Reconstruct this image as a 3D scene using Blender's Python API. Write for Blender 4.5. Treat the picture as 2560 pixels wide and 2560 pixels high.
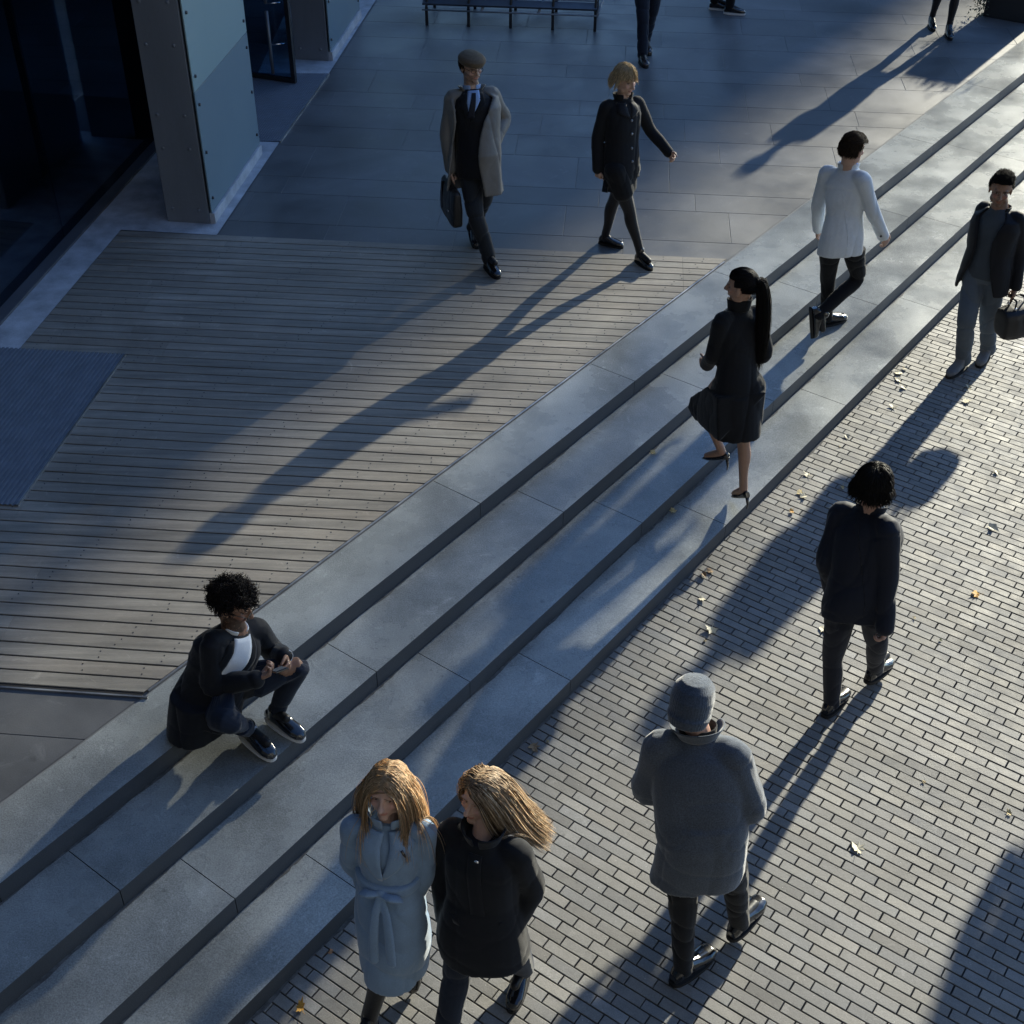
import bpy, bmesh, math, random
import numpy as np
from mathutils import Vector, Matrix, noise
from mathutils.bvhtree import BVHTree
for o in list(bpy.data.objects): bpy.data.objects.remove(o)
SC = bpy.context.scene
COL = SC.collection
R = math.radians
random.seed(7)

# ------------------------------------------------------------------ camera
PITCH, ROLL, HC, FPX = 38.3182, 0.5122, 5.31197, 3265.26
_p, _r = R(PITCH), R(ROLL)
fw = Vector((0, math.cos(_p), -math.sin(_p))); rt = Vector((1, 0, 0)); up = rt.cross(fw)
rt2 = math.cos(_r)*rt + math.sin(_r)*up; up2 = -math.sin(_r)*rt + math.cos(_r)*up
cam = bpy.data.objects.new('camera', bpy.data.cameras.new('camera')); COL.objects.link(cam)
m = Matrix((rt2, up2, -fw)).transposed().to_4x4(); m.translation = Vector((0, 0, HC)); cam.matrix_world = m
cam.data.sensor_width = 36; cam.data.lens = 36*FPX/2560; cam.data.clip_end = 600
SC.camera = cam
# ------------------------------------------------------------------ light
SUN_AZ, SUN_EL = 55.0, 18.0
w = bpy.data.worlds.new('World'); SC.world = w; w.use_nodes = True
nt = w.node_tree; nt.nodes.clear()
sky = nt.nodes.new('ShaderNodeTexSky'); sky.sky_type = 'NISHITA'; sky.sun_disc = False
sky.sun_elevation = R(SUN_EL); sky.sun_rotation = R(90-SUN_AZ)
sky.air_density = 1.0; sky.dust_density = 0.6; sky.ozone_density = 3.0
bg = nt.nodes.new('ShaderNodeBackground'); bg.inputs[1].default_value = 0.102
wo = nt.nodes.new('ShaderNodeOutputWorld')
tint = nt.nodes.new('ShaderNodeVectorMath'); tint.operation = 'MULTIPLY'; tint.inputs[1].default_value = (.61, .825, 1.07)
nt.links.new(sky.outputs[0], tint.inputs[0]); nt.links.new(tint.outputs[0], bg.inputs[0]); nt.links.new(bg.outputs[0], wo.inputs[0])
sd = bpy.data.lights.new('sun', 'SUN'); sd.energy = 5.0; sd.angle = R(1.15); sd.color = (1.0, 0.945, 0.76)
sun = bpy.data.objects.new('sun', sd); COL.objects.link(sun)
sdir = Vector((math.cos(R(SUN_EL))*math.cos(R(SUN_AZ)), math.cos(R(SUN_EL))*math.sin(R(SUN_AZ)), math.sin(R(SUN_EL))))
sun.rotation_euler = sdir.to_track_quat('Z', 'Y').to_euler(); sun.location = (10, 20, 20)
SC.view_settings.view_transform = 'Standard'; SC.view_settings.look = 'None'
SC.view_settings.exposure = 1.24; SC.view_settings.gamma = 1.0

# ------------------------------------------------------------------ materials
def nodes(name):
    m = bpy.data.materials.new(name); m.use_nodes = True
    t = m.node_tree; return m, t, t.nodes['Principled BSDF']
def N(t, kind, **kw):
    n = t.nodes.new(kind)
    for k, v in kw.items(): setattr(n, k, v)
    return n
def inp(n, **kw):
    for k, v in kw.items(): n.inputs[k.replace('_', ' ')].default_value = v
    return n
def surf(name, col, var=0.25, spots=0.0, spots_s=2.2, scale=4.0, rough=0.6, speck=0.0, bump=0.0, bscale=200, stretch=None, attr=None, metal=0.0, spec=0.5, rvar=0.12, sheen=0.0, spark=0.0, rot=0.0, coat=0.0):
    """general procedural surface: large blotches, fine grain, optional speckle / per-piece tone attribute / bump"""
    m, t, b = nodes(name); L = t.links.new
    tc = N(t, 'ShaderNodeTexCoord'); mp = N(t, 'ShaderNodeMapping'); L(tc.outputs['Object'], mp.inputs[0])
    if stretch: mp.inputs['Scale'].default_value = stretch
    mp.inputs['Rotation'].default_value = (0, 0, rot)
    n1 = inp(N(t, 'ShaderNodeTexNoise'), Scale=scale, Detail=6.0, Roughness=0.6); L(mp.outputs[0], n1.inputs['Vector'])
    n2 = inp(N(t, 'ShaderNodeTexNoise'), Scale=bscale, Detail=3.0, Roughness=0.7); L(mp.outputs[0], n2.inputs['Vector'])
    mr = inp(N(t, 'ShaderNodeMapRange'), From_Min=0.3, From_Max=0.7, To_Min=1-var, To_Max=1+var); L(n1.outputs['Fac'], mr.inputs[0])
    mr2 = inp(N(t, 'ShaderNodeMapRange'), From_Min=0.3, From_Max=0.7, To_Min=1-speck, To_Max=1+speck); L(n2.outputs['Fac'], mr2.inputs[0])
    mu = N(t, 'ShaderNodeMath', operation='MULTIPLY'); L(mr.outputs[0], mu.inputs[0]); L(mr2.outputs[0], mu.inputs[1])
    vm = N(t, 'ShaderNodeVectorMath', operation='SCALE')
    if attr:
        at = N(t, 'ShaderNodeAttribute', attribute_name=attr); L(at.outputs['Color'], vm.inputs[0])
    else: vm.inputs[0].default_value = col[:3]
    L(mu.outputs[0], vm.inputs['Scale']); out = vm.outputs[0]
    if spark:
        n3 = inp(N(t, 'ShaderNodeTexVoronoi'), Scale=38.0); L(mp.outputs[0], n3.inputs['Vector'])
        lt = N(t, 'ShaderNodeMath', operation='LESS_THAN'); lt.inputs[1].default_value = spark; L(n3.outputs['Distance'], lt.inputs[0])
        sp = N(t, 'ShaderNodeMath', operation='GREATER_THAN'); sp.inputs[1].default_value = 0.72
        sx = N(t, 'ShaderNodeSeparateColor'); L(n3.outputs['Color'], sx.inputs[0]); L(sx.outputs[0], sp.inputs[0])
        m2 = N(t, 'ShaderNodeMath', operation='MULTIPLY'); L(lt.outputs[0], m2.inputs[0]); L(sp.outputs[0], m2.inputs[1])
        mx = N(t, 'ShaderNodeMix', data_type='RGBA'); L(m2.outputs[0], mx.inputs['Factor']); L(out, mx.inputs[6]); mx.inputs[7].default_value = (.75, .75, .72, 1)
        out = mx.outputs[2]
    if spots:
        n4 = inp(N(t, 'ShaderNodeTexVoronoi'), Scale=spots_s); L(mp.outputs[0], n4.inputs['Vector'])
        n5 = inp(N(t, 'ShaderNodeTexNoise'), Scale=14.0, Detail=3.0); L(mp.outputs[0], n5.inputs['Vector'])
        ad = N(t, 'ShaderNodeMath', operation='MULTIPLY_ADD'); L(n5.outputs['Fac'], ad.inputs[0]); ad.inputs[1].default_value = .06; L(n4.outputs['Distance'], ad.inputs[2])
        sm = inp(N(t, 'ShaderNodeMapRange'), From_Min=.045, From_Max=.085, To_Min=1-spots, To_Max=1.0); L(ad.outputs[0], sm.inputs[0])
        v2 = N(t, 'ShaderNodeVectorMath', operation='SCALE'); L(out, v2.inputs[0]); L(sm.outputs[0], v2.inputs['Scale'])
        n6 = inp(N(t, 'ShaderNodeTexNoise'), Scale=.55, Detail=5.0, Roughness=.65, Distortion=1.2); L(tc.outputs['Object'], n6.inputs['Vector'])
        s6 = inp(N(t, 'ShaderNodeMapRange'), From_Min=.35, From_Max=.65, To_Min=.80, To_Max=1.14); L(n6.outputs['Fac'], s6.inputs[0])
        v3 = N(t, 'ShaderNodeVectorMath', operation='SCALE'); L(v2.outputs[0], v3.inputs[0]); L(s6.outputs[0], v3.inputs['Scale']); out = v3.outputs[0]
        n7 = inp(N(t, 'ShaderNodeTexNoise'), Scale=3.2, Detail=8.0, Roughness=.72, Distortion=2.5); L(tc.outputs['Object'], n7.inputs['Vector'])
        s7 = inp(N(t, 'ShaderNodeMapRange'), From_Min=.60, From_Max=.72, To_Min=1.0, To_Max=1.45); L(n7.outputs['Fac'], s7.inputs[0])
        v4 = N(t, 'ShaderNodeVectorMath', operation='SCALE'); L(v3.outputs[0], v4.inputs[0]); L(s7.outputs[0], v4.inputs['Scale']); out = v4.outputs[0]
    L(out, b.inputs['Base Color'])
    rr = inp(N(t, 'ShaderNodeMapRange'), From_Min=0.3, From_Max=0.7, To_Min=max(rough-rvar, .05), To_Max=min(rough+rvar, 1)); L(n1.outputs['Fac'], rr.inputs[0]); L(rr.outputs[0], b.inputs['Roughness'])
    b.inputs['Metallic'].default_value = metal; b.inputs['Specular IOR Level'].default_value = spec
    b.inputs['Sheen Weight'].default_value = sheen; b.inputs['Coat Weight'].default_value = coat
    if sheen: b.inputs['Sheen Roughness'].default_value = 0.4
    if bump:
        bp = inp(N(t, 'ShaderNodeBump'), Strength=min(bump, 1.0), Distance=0.002); L(n2.outputs['Fac'], bp.inputs['Height']); L(bp.outputs[0], b.inputs['Normal'])
    return m
M = {}
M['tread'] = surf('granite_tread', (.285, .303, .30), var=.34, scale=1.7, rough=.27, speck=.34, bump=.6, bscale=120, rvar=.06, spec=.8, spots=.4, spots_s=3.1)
M['slab'] = surf('granite_slab', (.2,)*3, var=.3, scale=1.3, rough=.5, speck=.12, bump=.35, bscale=130, attr='tone', spec=.55, spots=.3, spots_s=1.7)
M['riser'] = surf('granite_riser_shade', (.06, .068, .08), var=.15, scale=3, rough=.6, speck=.15, bump=.4, bscale=150)  # same stone as the treads, shade on the riser faces painted in
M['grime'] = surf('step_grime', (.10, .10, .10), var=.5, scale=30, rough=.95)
M['joint'] = surf('joint_mortar', (.19, .195, .20), var=.2, rough=.9)
M['riserjoint'] = surf('riser_joint', (.3, .31, .32), var=.2, rough=.9)
M['brick'] = surf('clay_paver', (.2,)*3, var=.16, scale=9, rough=.66, speck=.22, bump=.9, bscale=170, attr='tone', spark=.055, rvar=.1, spots=.35, spots_s=4.0)
M['sand'] = surf('joint_sand', (.085, .088, .09), var=.4, scale=40, rough=1.0)
M['deck'] = surf('weathered_timber', (.2,)*3, var=.28, scale=3.0, rough=.66, speck=.16, bump=.5, bscale=90, stretch=(.28, 6, 1), attr='tone', rot=R(4.68), spots=.25, spots_s=1.2)
M['deckgap'] = surf('deck_gap', (.012, .012, .014), rough=1.0)
M['steeltrim'] = surf('steel_trim', (.45, .45, .45), rough=.4, metal=.9)
M['plinth'] = surf('pale_concrete', (.42, .44, .48), var=.28, scale=5, rough=.8, speck=.12, bump=.4, bscale=90)
M['darkstone'] = surf('dark_kerb_stone', (.08, .085, .1), var=.2, scale=5, rough=.7)
M['mat'] = surf('ribbed_mat', (.15, .175, .215), var=.15, scale=8, rough=.6)
M['steel'] = surf('brushed_steel', (.20, .22, .25), var=.12, scale=3, rough=.5, metal=.25, speck=.06, stretch=(1, 1, .1))
M['bolt'] = surf('bolt_steel', (.10, .10, .11), rough=.35, metal=.9)
M['chrome'] = surf('chrome', (.7, .7, .72), rough=.15, metal=1.0, rvar=.02)
M['darkframe'] = surf('dark_frame', (.02, .022, .026), rough=.4, spec=.5)
M['blueframe'] = surf('blue_grey_frame', (.30, .38, .50), rough=.5)
M['interior'] = surf('interior_dark', (.03, .034, .04), rough=.7)
M['interior2'] = surf('interior_panel', (.16, .22, .30), rough=.6)
M['facade'] = surf('office_facade', (.25, .24, .23), rough=.7)
M['planter'] = surf('planter_dark', (.018, .022, .028), rough=.6, bump=.3)
M['rack'] = surf('rack_paint', (.045, .055, .075), rough=.4, metal=.4)
M['rackpale'] = surf('rack_galvanised', (.20, .22, .25), rough=.5, metal=.4)
def frosted():
    m, t, b = nodes('frosted_glass'); L = t.links.new
    tc = N(t, 'ShaderNodeTexCoord'); n = inp(N(t, 'ShaderNodeTexNoise'), Scale=1.2, Detail=4.0); L(tc.outputs['Object'], n.inputs['Vector'])
    mx = N(t, 'ShaderNodeMix', data_type='RGBA'); L(n.outputs['Fac'], mx.inputs['Factor'])
    mx.inputs[6].default_value = (.13, .20, .25, 1); mx.inputs[7].default_value = (.19, .27, .31, 1); L(mx.outputs[2], b.inputs['Base Color'])
    b.inputs['Roughness'].default_value = .45; b.inputs['Specular IOR Level'].default_value = .6
    b.inputs['Coat Weight'].default_value = .4; b.inputs['Coat Roughness'].default_value = .25
    return m
M['frosted'] = frosted(); M['frosted_pale'] = M['frosted'].copy(); M['frosted_pale'].name = 'frosted_glass_pale'  # paler copy paints the reflection on the upper panels into the colour
for n_ in M['frosted_pale'].node_tree.nodes:
    if n_.bl_idname == 'ShaderNodeMix': n_.inputs[6].default_value = (.23, .34, .36, 1); n_.inputs[7].default_value = (.31, .42, .43, 1)
def glassmat():
    m = bpy.data.materials.new('dark_glass'); m.use_nodes = True; t = m.node_tree; t.nodes.clear(); L = t.links.new
    o = N(t, 'ShaderNodeOutputMaterial'); mx = N(t, 'ShaderNodeMixShader'); tr = N(t, 'ShaderNodeBsdfTransparent'); gl = N(t, 'ShaderNodeBsdfGlossy'); fr = N(t, 'ShaderNodeLayerWeight'); fr.inputs[0].default_value = .25
    tr.inputs[0].default_value = (.40, .52, .62, 1); gl.inputs['Color'].default_value = (.75, .85, 1, 1); gl.inputs['Roughness'].default_value = .03
    mr = inp(N(t, 'ShaderNodeMapRange'), From_Min=0.0, From_Max=1.0, To_Min=.03, To_Max=.30); L(fr.outputs['Facing'], mr.inputs[0]); L(mr.outputs[0], mx.inputs[0]); L(tr.outputs[0], mx.inputs[1]); L(gl.outputs[0], mx.inputs[2]); L(mx.outputs[0], o.inputs[0]); return m
M['glass'] = glassmat()

# ------------------------------------------------------------------ object helpers
def link(o, parent=None):
    COL.objects.link(o)
    if parent: o.parent = parent
    return o
def tag(o, label=None, cat=None, group=None, kind=None):
    if label: o['label'] = label
    if cat: o['category'] = cat
    if group: o['group'] = group
    if kind: o['kind'] = kind
    return o
def empty(name, loc, label, cat, group=None):
    o = bpy.data.objects.new(name, None); o.location = loc; link(o); o.empty_display_size = .1
    return tag(o, label, cat, group)
def mesh_ob(name, verts, faces, mat, parent=None, smooth=False, tones=None, loc=None):
    """verts in world space; if the parent is placed, vertices are moved into its frame"""
    me = bpy.data.meshes.new(name)
    off = Vector(parent.location) if parent is not None and parent.parent is None else (Vector(parent.parent.location)+Vector(parent.location) if parent is not None else Vector((0, 0, 0)))
    if loc is not None: off = Vector(loc)
    me.from_pydata([tuple(Vector(v)-off) for v in verts], [], faces); me.update()
    for mm in (mat if isinstance(mat, (list, tuple)) else [mat]): me.materials.append(mm)
    if smooth: me.polygons.foreach_set('use_smooth', [True]*len(me.polygons))
    if tones is not None:
        ca = me.attributes.new('tone', 'FLOAT_COLOR', 'POINT'); ca.data.foreach_set('color', np.asarray(tones, dtype=np.float32).ravel())
    o = bpy.data.objects.new(name, me)
    if loc is not None: o.location = loc
    return link(o, parent)
def obox(c, ux, uy, uz, V, F):
    """box: corner c, edge vectors"""
    c = Vector(c); ux, uy, uz = Vector(ux), Vector(uy), Vector(uz); b = len(V)
    for k in (0, 1):
        for j in (0, 1):
            for i in (0, 1): V.append(c+ux*i+uy*j+uz*k)
    for f in ((0, 2, 3, 1), (4, 5, 7, 6), (0, 1, 5, 4), (1, 3, 7, 5), (3, 2, 6, 7), (2, 0, 4, 6)): F.append(tuple(b+i for i in f))
def boxes(name, lst, mat, parent=None, bevel=0.0, tones=None, loc=None, split=False):
    if split:
        for it in lst: o = boxes(name, [it], mat, parent, bevel)
        return o
    V, F = [], []
    for (c, ux, uy, uz) in lst: obox(c, ux, uy, uz, V, F)
    o = mesh_ob(name, V, F, mat, parent, loc=loc)
    if bevel:
        b = o.modifiers.new('bevel', 'BEVEL'); b.width = bevel; b.segments = 2; b.limit_method = 'ANGLE'
    return o
def cyl(V, F, a, b, r, n=10, r2=None):
    a, b = Vector(a), Vector(b); d = (b-a).normalized(); x = d.orthogonal().normalized(); y = d.cross(x); s = len(V); r2 = r if r2 is None else r2
    for (c, q) in ((a, r), (b, r2)):
        for i in range(n):
            t = 2*math.pi*i/n; V.append(c+(x*math.cos(t)+y*math.sin(t))*q)
    for i in range(n): j = (i+1) % n; F.append((s+i, s+j, s+n+j, s+n+i))
    F.append(tuple(s+i for i in range(n))[::-1]); F.append(tuple(s+n+i for i in range(n)))
def tubes(name, lst, mat, parent=None, n=10, smooth=True, loc=None, split=False):
    if split:
        for it in lst: o = tubes(name, [it], mat, parent, n, smooth)
        return o
    V, F = [], []
    for t in lst: cyl(V, F, *t[:3], n=n, r2=(t[3] if len(t) > 3 else None))
    return mesh_ob(name, V, F, mat, parent, smooth=smooth, loc=loc)

# ------------------------------------------------------------------ setting
AS, AG, AD = R(53.358), R(82.2), R(-4.678)
dS = Vector((math.cos(AS), math.sin(AS), 0)); nS = Vector((-dS.y, dS.x, 0))
dG = Vector((math.cos(AG), math.sin(AG), 0)); dD = Vector((math.cos(AD), math.sin(AD), 0)); nD = Vector((-dD.y, dD.x, 0))
OFF = [4.2342, 3.8313, 3.4257, 3.0256]; HS = 0.1241; ZB = -4*HS
def so(s, o, z=0): return dS*s + nS*o + Vector((0, 0, z))
SKIRT = (-8, 60)
# base sheets
def sheet(name, pts, z, mat, kind='structure'):
    o = mesh_ob(name, [(p[0], p[1], z) for p in pts], [tuple(range(len(pts)))], mat); return tag(o, kind=kind)
A = [so(SKIRT[0], 4.3), so(SKIRT[1], 4.3), so(SKIRT[1], 60), so(SKIRT[0], 60)]
sheet('plaza_bed', [(p.x, p.y) for p in A], -.004, M['joint'])
A = [so(-30, 3.06), so(160, 3.06), so(160, -120), so(-30, -120)]
sheet('ground', [(p.x, p.y) for p in A], ZB-.022, M['sand'])

# plaza slabs, clipped to the plaza side of the edge stones
def paving(name, ulo, uhi, vlo, vhi, U, W, rows, lens, gap, z, th, mat, clip, tone, jit=0.0, seed=1, ztol=.0, bev=.003, keep=None):
    """rows run along U; stacked along W; clip = list of (point, normal) half planes keeping dot>=0"""
    rnd = random.Random(seed); bm = bmesh.new(); ly = bm.verts.layers.float_color.new('tone')
    v = vlo; k = 0
    while v < vhi:
        rh = rows(k, rnd); u = ulo - rnd.random()*.0 - lens(k, rnd, True)
        while u < uhi:
            ln = lens(k, rnd, False)
            cu, cv = u+ln/2, v+rh/2; c = U*cu+W*cv
            if all((c-Vector((p[0], p[1], 0))).dot(Vector((n[0], n[1], 0))) > -ln for p, n in clip) and (keep is None or keep(c)):
                hx, hy = ln/2-gap/2, rh/2-gap/2; a = (rnd.random()-.5)*jit; t = tone(rnd)
                dz = (rnd.random()-.5)*ztol; tx = (rnd.random()-.5)*ztol; ty = (rnd.random()-.5)*ztol
                Ua = (U*math.cos(a)+W*math.sin(a)); Wa = (-U*math.sin(a)+W*math.cos(a))
                ox = (rnd.random()-.5)*jit*.12; c2 = c+U*ox
                top = []; bot = []
                for (i, j) in ((-1, -1), (1, -1), (1, 1), (-1, 1)):
                    p = c2+Ua*(i*(hx-bev))+Wa*(j*(hy-bev)); top.append(bm.verts.new((p.x, p.y, z+dz+tx*i+ty*j)))
                mid = []
                for (i, j) in ((-1, -1), (1, -1), (1, 1), (-1, 1)):
                    p = c2+Ua*(i*hx)+Wa*(j*hy); mid.append(bm.verts.new((p.x, p.y, z+dz-bev+tx*i+ty*j)))
                for (i, j) in ((-1, -1), (1, -1), (1, 1), (-1, 1)):
                    p = c2+Ua*(i*hx)+Wa*(j*hy); bot.append(bm.verts.new((p.x, p.y, z-th)))
                for q in top+mid+bot: q[ly] = (t[0], t[1], t[2], 1)
                bm.faces.new(top)
                for i in range(4):
                    j = (i+1) % 4
                    bm.faces.new((mid[i], mid[j], top[j], top[i])); bm.faces.new((bot[i], bot[j], mid[j], mid[i]))
            u += ln
        v += rh; k += 1
    for p, n in clip:
        bmesh.ops.bisect_plane(bm, geom=bm.verts[:]+bm.edges[:]+bm.faces[:], plane_co=(p[0], p[1], 0), plane_no=(-n[0], -n[1], 0), clear_outer=True)
    me = bpy.data.meshes.new(name); bm.to_mesh(me); bm.free(); me.materials.append(mat)
    o = bpy.data.objects.new(name, me); link(o); return tag(o, kind='structure')
def tone_slab(r):
    g = .118+.03*(r.random()-.5); return (g*.97, g*1.0, g*1.05)
ROWH = [.40, .72, .56, .62, .38, .74, .52, .58, .42, .70]
paving('plaza_paving', -12, 26, 3.4, 30, dD, nD, lambda k, r: ROWH[k % 10], lambda k, r, f: r.random()*1.1 if f else r.choice((.9, 1.15, 1.5)), .0045, 0.0, .004, M['slab'],
       [(so(0, 4.648)[:2], nS[:2])], tone_slab, seed=3, bev=.0015)
# stepped granite
for k in range(4):
    zt = -HS*k; o1 = OFF[k]; o2 = (4.64 if k == 0 else OFF[k-1]-.0)
    phase = [5.34, 5.73, 6.09, 6.56][k]
    lst = []; s = phase-1.885*8
    while s < 60:
        lst.append((so(s+.0025, o1, zt-.30), dS*(1.885-.005), nS*(o2-o1 - (.003 if k else .006)), (0, 0, .30))); s += 1.885
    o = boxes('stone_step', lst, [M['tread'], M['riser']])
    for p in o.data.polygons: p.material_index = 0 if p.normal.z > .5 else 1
    tag(o, kind='structure')
    tag(o, label=['top edge step of pale grey granite beside the timber deck', 'second grey granite step down from the deck', 'third grey granite step down from the deck', 'lowest grey granite step, beside the brick paving'][k])
boxes('step_bedding', [(so(-14, OFF[3]+.006, ZB-.3), dS*74, nS*1.55, (0, 0, .34))], M['joint'])['kind'] = 'structure'
# grime gathered along the foot of each riser
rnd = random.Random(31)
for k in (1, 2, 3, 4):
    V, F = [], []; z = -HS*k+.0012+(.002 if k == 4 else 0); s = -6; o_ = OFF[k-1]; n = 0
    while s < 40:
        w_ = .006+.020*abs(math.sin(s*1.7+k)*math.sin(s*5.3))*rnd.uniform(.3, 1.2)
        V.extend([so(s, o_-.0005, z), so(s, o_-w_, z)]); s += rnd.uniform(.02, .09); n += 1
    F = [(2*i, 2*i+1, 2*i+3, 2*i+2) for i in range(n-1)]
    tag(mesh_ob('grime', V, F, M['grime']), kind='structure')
# clay pavers
AB = R(-35.0); dB = Vector((math.cos(AB), math.sin(AB), 0)); nB = Vector((-dB.y, dB.x, 0))
def tone_brick(r):
    g = .185+.045*(r.random()-.5); wv = (r.random()-.5)*.06; g *= r.choice((1, 1, 1, 1, 1, .88, 1.08)); return (g*(1.02+wv), g*(1.0+wv*.2), g*(.965-wv))
camg = Vector((0, 3.0, 0))
def inview(c):
    # the wedge of ground near the camera's view, with a wide margin
    return c.y > .9 and abs(c.x) < 2.6+.45*c.y and c.y < 17
paving('brick_paving', -16, 9, .5, 15.5, dB, nB, lambda k, r: .0632, lambda k, r, f: (.19*((k*.5) % 1) + r.random()*.05 if f else .19), .0066, ZB, .012, M['brick'],
       [(so(0, 3.022)[:2], (-nS)[:2])], tone_brick, jit=.018, ztol=.0018, seed=5, bev=.0022, keep=inview)
# far pavers beyond the modelled ones, plain sheet just below their tops
# timber deck : boards
DTL, DTR, DBR = Vector((-3.529, 10.741, 0)), Vector((1.816, 10.239, 0)), Vector((-1.989, 5.082, 0))
V, F, T = [], [], []; rnd = random.Random(11)
v_top = DTL.dot(nD); v_bot = DBR.dot(nD); pitch = .10855; v = v_top; bds = []
bm = bmesh.new(); ly = bm.verts.layers.float_color.new('tone')
bowed = 0
while v > v_bot+.01:
    jo = rnd.choice((0, 1, 2)); cuts = [-9]+[rnd.choice((.0,))+x for x in ((-2.9+jo*.9), (.55 if jo % 2 else .62)+.0)]+[6]
    cuts = [-9, -4.1+jo*.35, .62+(.03 if jo else 0)*0, 6]
    for a, b in zip(cuts, cuts[1:]):
        g = .232+.05*(rnd.random()-.5); wv = rnd.random()*.05
        t = (g*(1.07+wv), g*1.0, g*(.88-wv*.6), 1); z = .006+(rnd.random()-.5)*.0015
        n0 = v-pitch+.0045; n1 = v-.0045; e = .0025
        P8 = []
        for (uu, vv, zz) in ((a+.001, n0, z-e), (b-.001, n0, z-e), (b-.001, n1, z-e), (a+.001, n1, z-e), (a+.001, n0+e, z), (b-.001, n0+e, z), (b-.001, n1-e, z), (a+.001, n1-e, z), (a+.001, n0, -.03), (b-.001, n0, -.03), (b-.001, n1, -.03), (a+.001, n1, -.03)):
            p = dD*uu+nD*vv; q = bm.verts.new((p.x, p.y, zz)); q[ly] = t; P8.append(q)
        bm.faces.new(P8[4:8])
        for i in range(4):
            j = (i+1) % 4; bm.faces.new((P8[i], P8[j], P8[4+j], P8[4+i])); bm.faces.new((P8[8+i], P8[8+j], P8[j], P8[i]))
    v -= pitch
def clipbm(bm, p, n): bmesh.ops.bisect_plane(bm, geom=bm.verts[:]+bm.edges[:]+bm.faces[:], plane_co=(p[0], p[1], 0), plane_no=(-n[0], -n[1], 0), clear_outer=True)
clipbm(bm, so(0, 4.662), nS); clipbm(bm, DBR+nD*-.045, nD)
# left limit of the boards: the pale strip
L0, L1 = Vector((-3.82, 8.71, 0)), Vector((-3.53, 10.74, 0)); ld = (L1-L0).normalized(); ln = Vector((ld.y, -ld.x, 0))
clipbm(bm, L0-ld*0, ln)
me = bpy.data.meshes.new('timber_deck'); bm.to_mesh(me); bm.free(); me.materials.append(M['deck'])
deck = link(bpy.data.objects.new('timber_deck', me)); tag(deck, kind='structure')
DL = L0-ld*6
sheet('deck_underlay', [tuple(DTL[:2]), tuple((so(DTR.dot(dS), 4.655))[:2]), tuple(so(DBR.dot(dS)-.06, 4.655)[:2]), tuple((DBR+dD*-2.3+nD*-.04)[:2]), tuple((L0-ld*3.25)[:2])], .0012, M['deckgap'])
# screws in the boards
V, F = [], []; rnd = random.Random(2); v = v_top
while v - pitch > v_bot:
    for u in (-3.2, -2.3, -1.4, -.5, .45, .8, 1.6):
        for q in (.03, .078):
            p = dD*(u+(rnd.random()-.5)*.03-(v_top-v)*.62)+nD*(v-q)
            if p.dot(nS) > 4.70 and (p-L0).dot(ln) > .03: cyl(V, F, (p.x, p.y, .0035), (p.x, p.y, .0082), .0045, n=6)
    v -= pitch
tag(mesh_ob('deck_screws', V, F, M['bolt']), kind='structure')
# steel edging lines of the deck
boxes('deck_edging', [(so(DBR.dot(dS)-.02, 4.6435, -.02), dS*((DTR-DBR).dot(dS)+.02), nS*.012, (0, 0, .030)),
                      (DBR+nD*-.060+dD*-3, dD*2.985, nD*.012, (0, 0, .010))], M['steeltrim'])['kind'] = 'structure'
# pale concrete strip round the building foot, dark kerb against the glass
GL0 = Vector((-4.163, 9.291, 0)); gd = (Vector((-3.865, 11.373, 0))-GL0).normalized(); gn = Vector((gd.y, -gd.x, 0))
def P2(*a): return [(x, y) for x, y in a]
Ld = L0-ld*5; G5 = GL0-gd*6+gn*.1; G9 = GL0+gd*9+gn*.1
mesh_ob('pale_path', [(-3.53, 10.742, .010), (-2.655, 10.655, .010), (-2.40, 12.74, .010), (-2.56, 12.75, .010), (GL0.x+.1+gd.x*3.46/gd.y, 12.75, .010), (G5.x, G5.y, .010), (Ld.x, Ld.y, .010)] , [(0, 1, 2, 3, 4, 5, 6)], M['plinth'])['kind'] = 'structure'
mesh_ob('pale_path', [(-2.93, 14.71, .010), (-2.125, 14.70, .010), (-1.80, 17.6, .010), (-1.55, 20, .010), (-2.9, 20, .010)], [(0, 1, 2, 3, 4)], M['plinth'])['kind'] = 'structure'
boxes('kerb', [(GL0-gd*6+Vector((0, 0, -.02)), gd*9.6, gn*.12, (0, 0, .05))], M['darkstone'], bevel=.004)['kind'] = 'structure'
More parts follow.
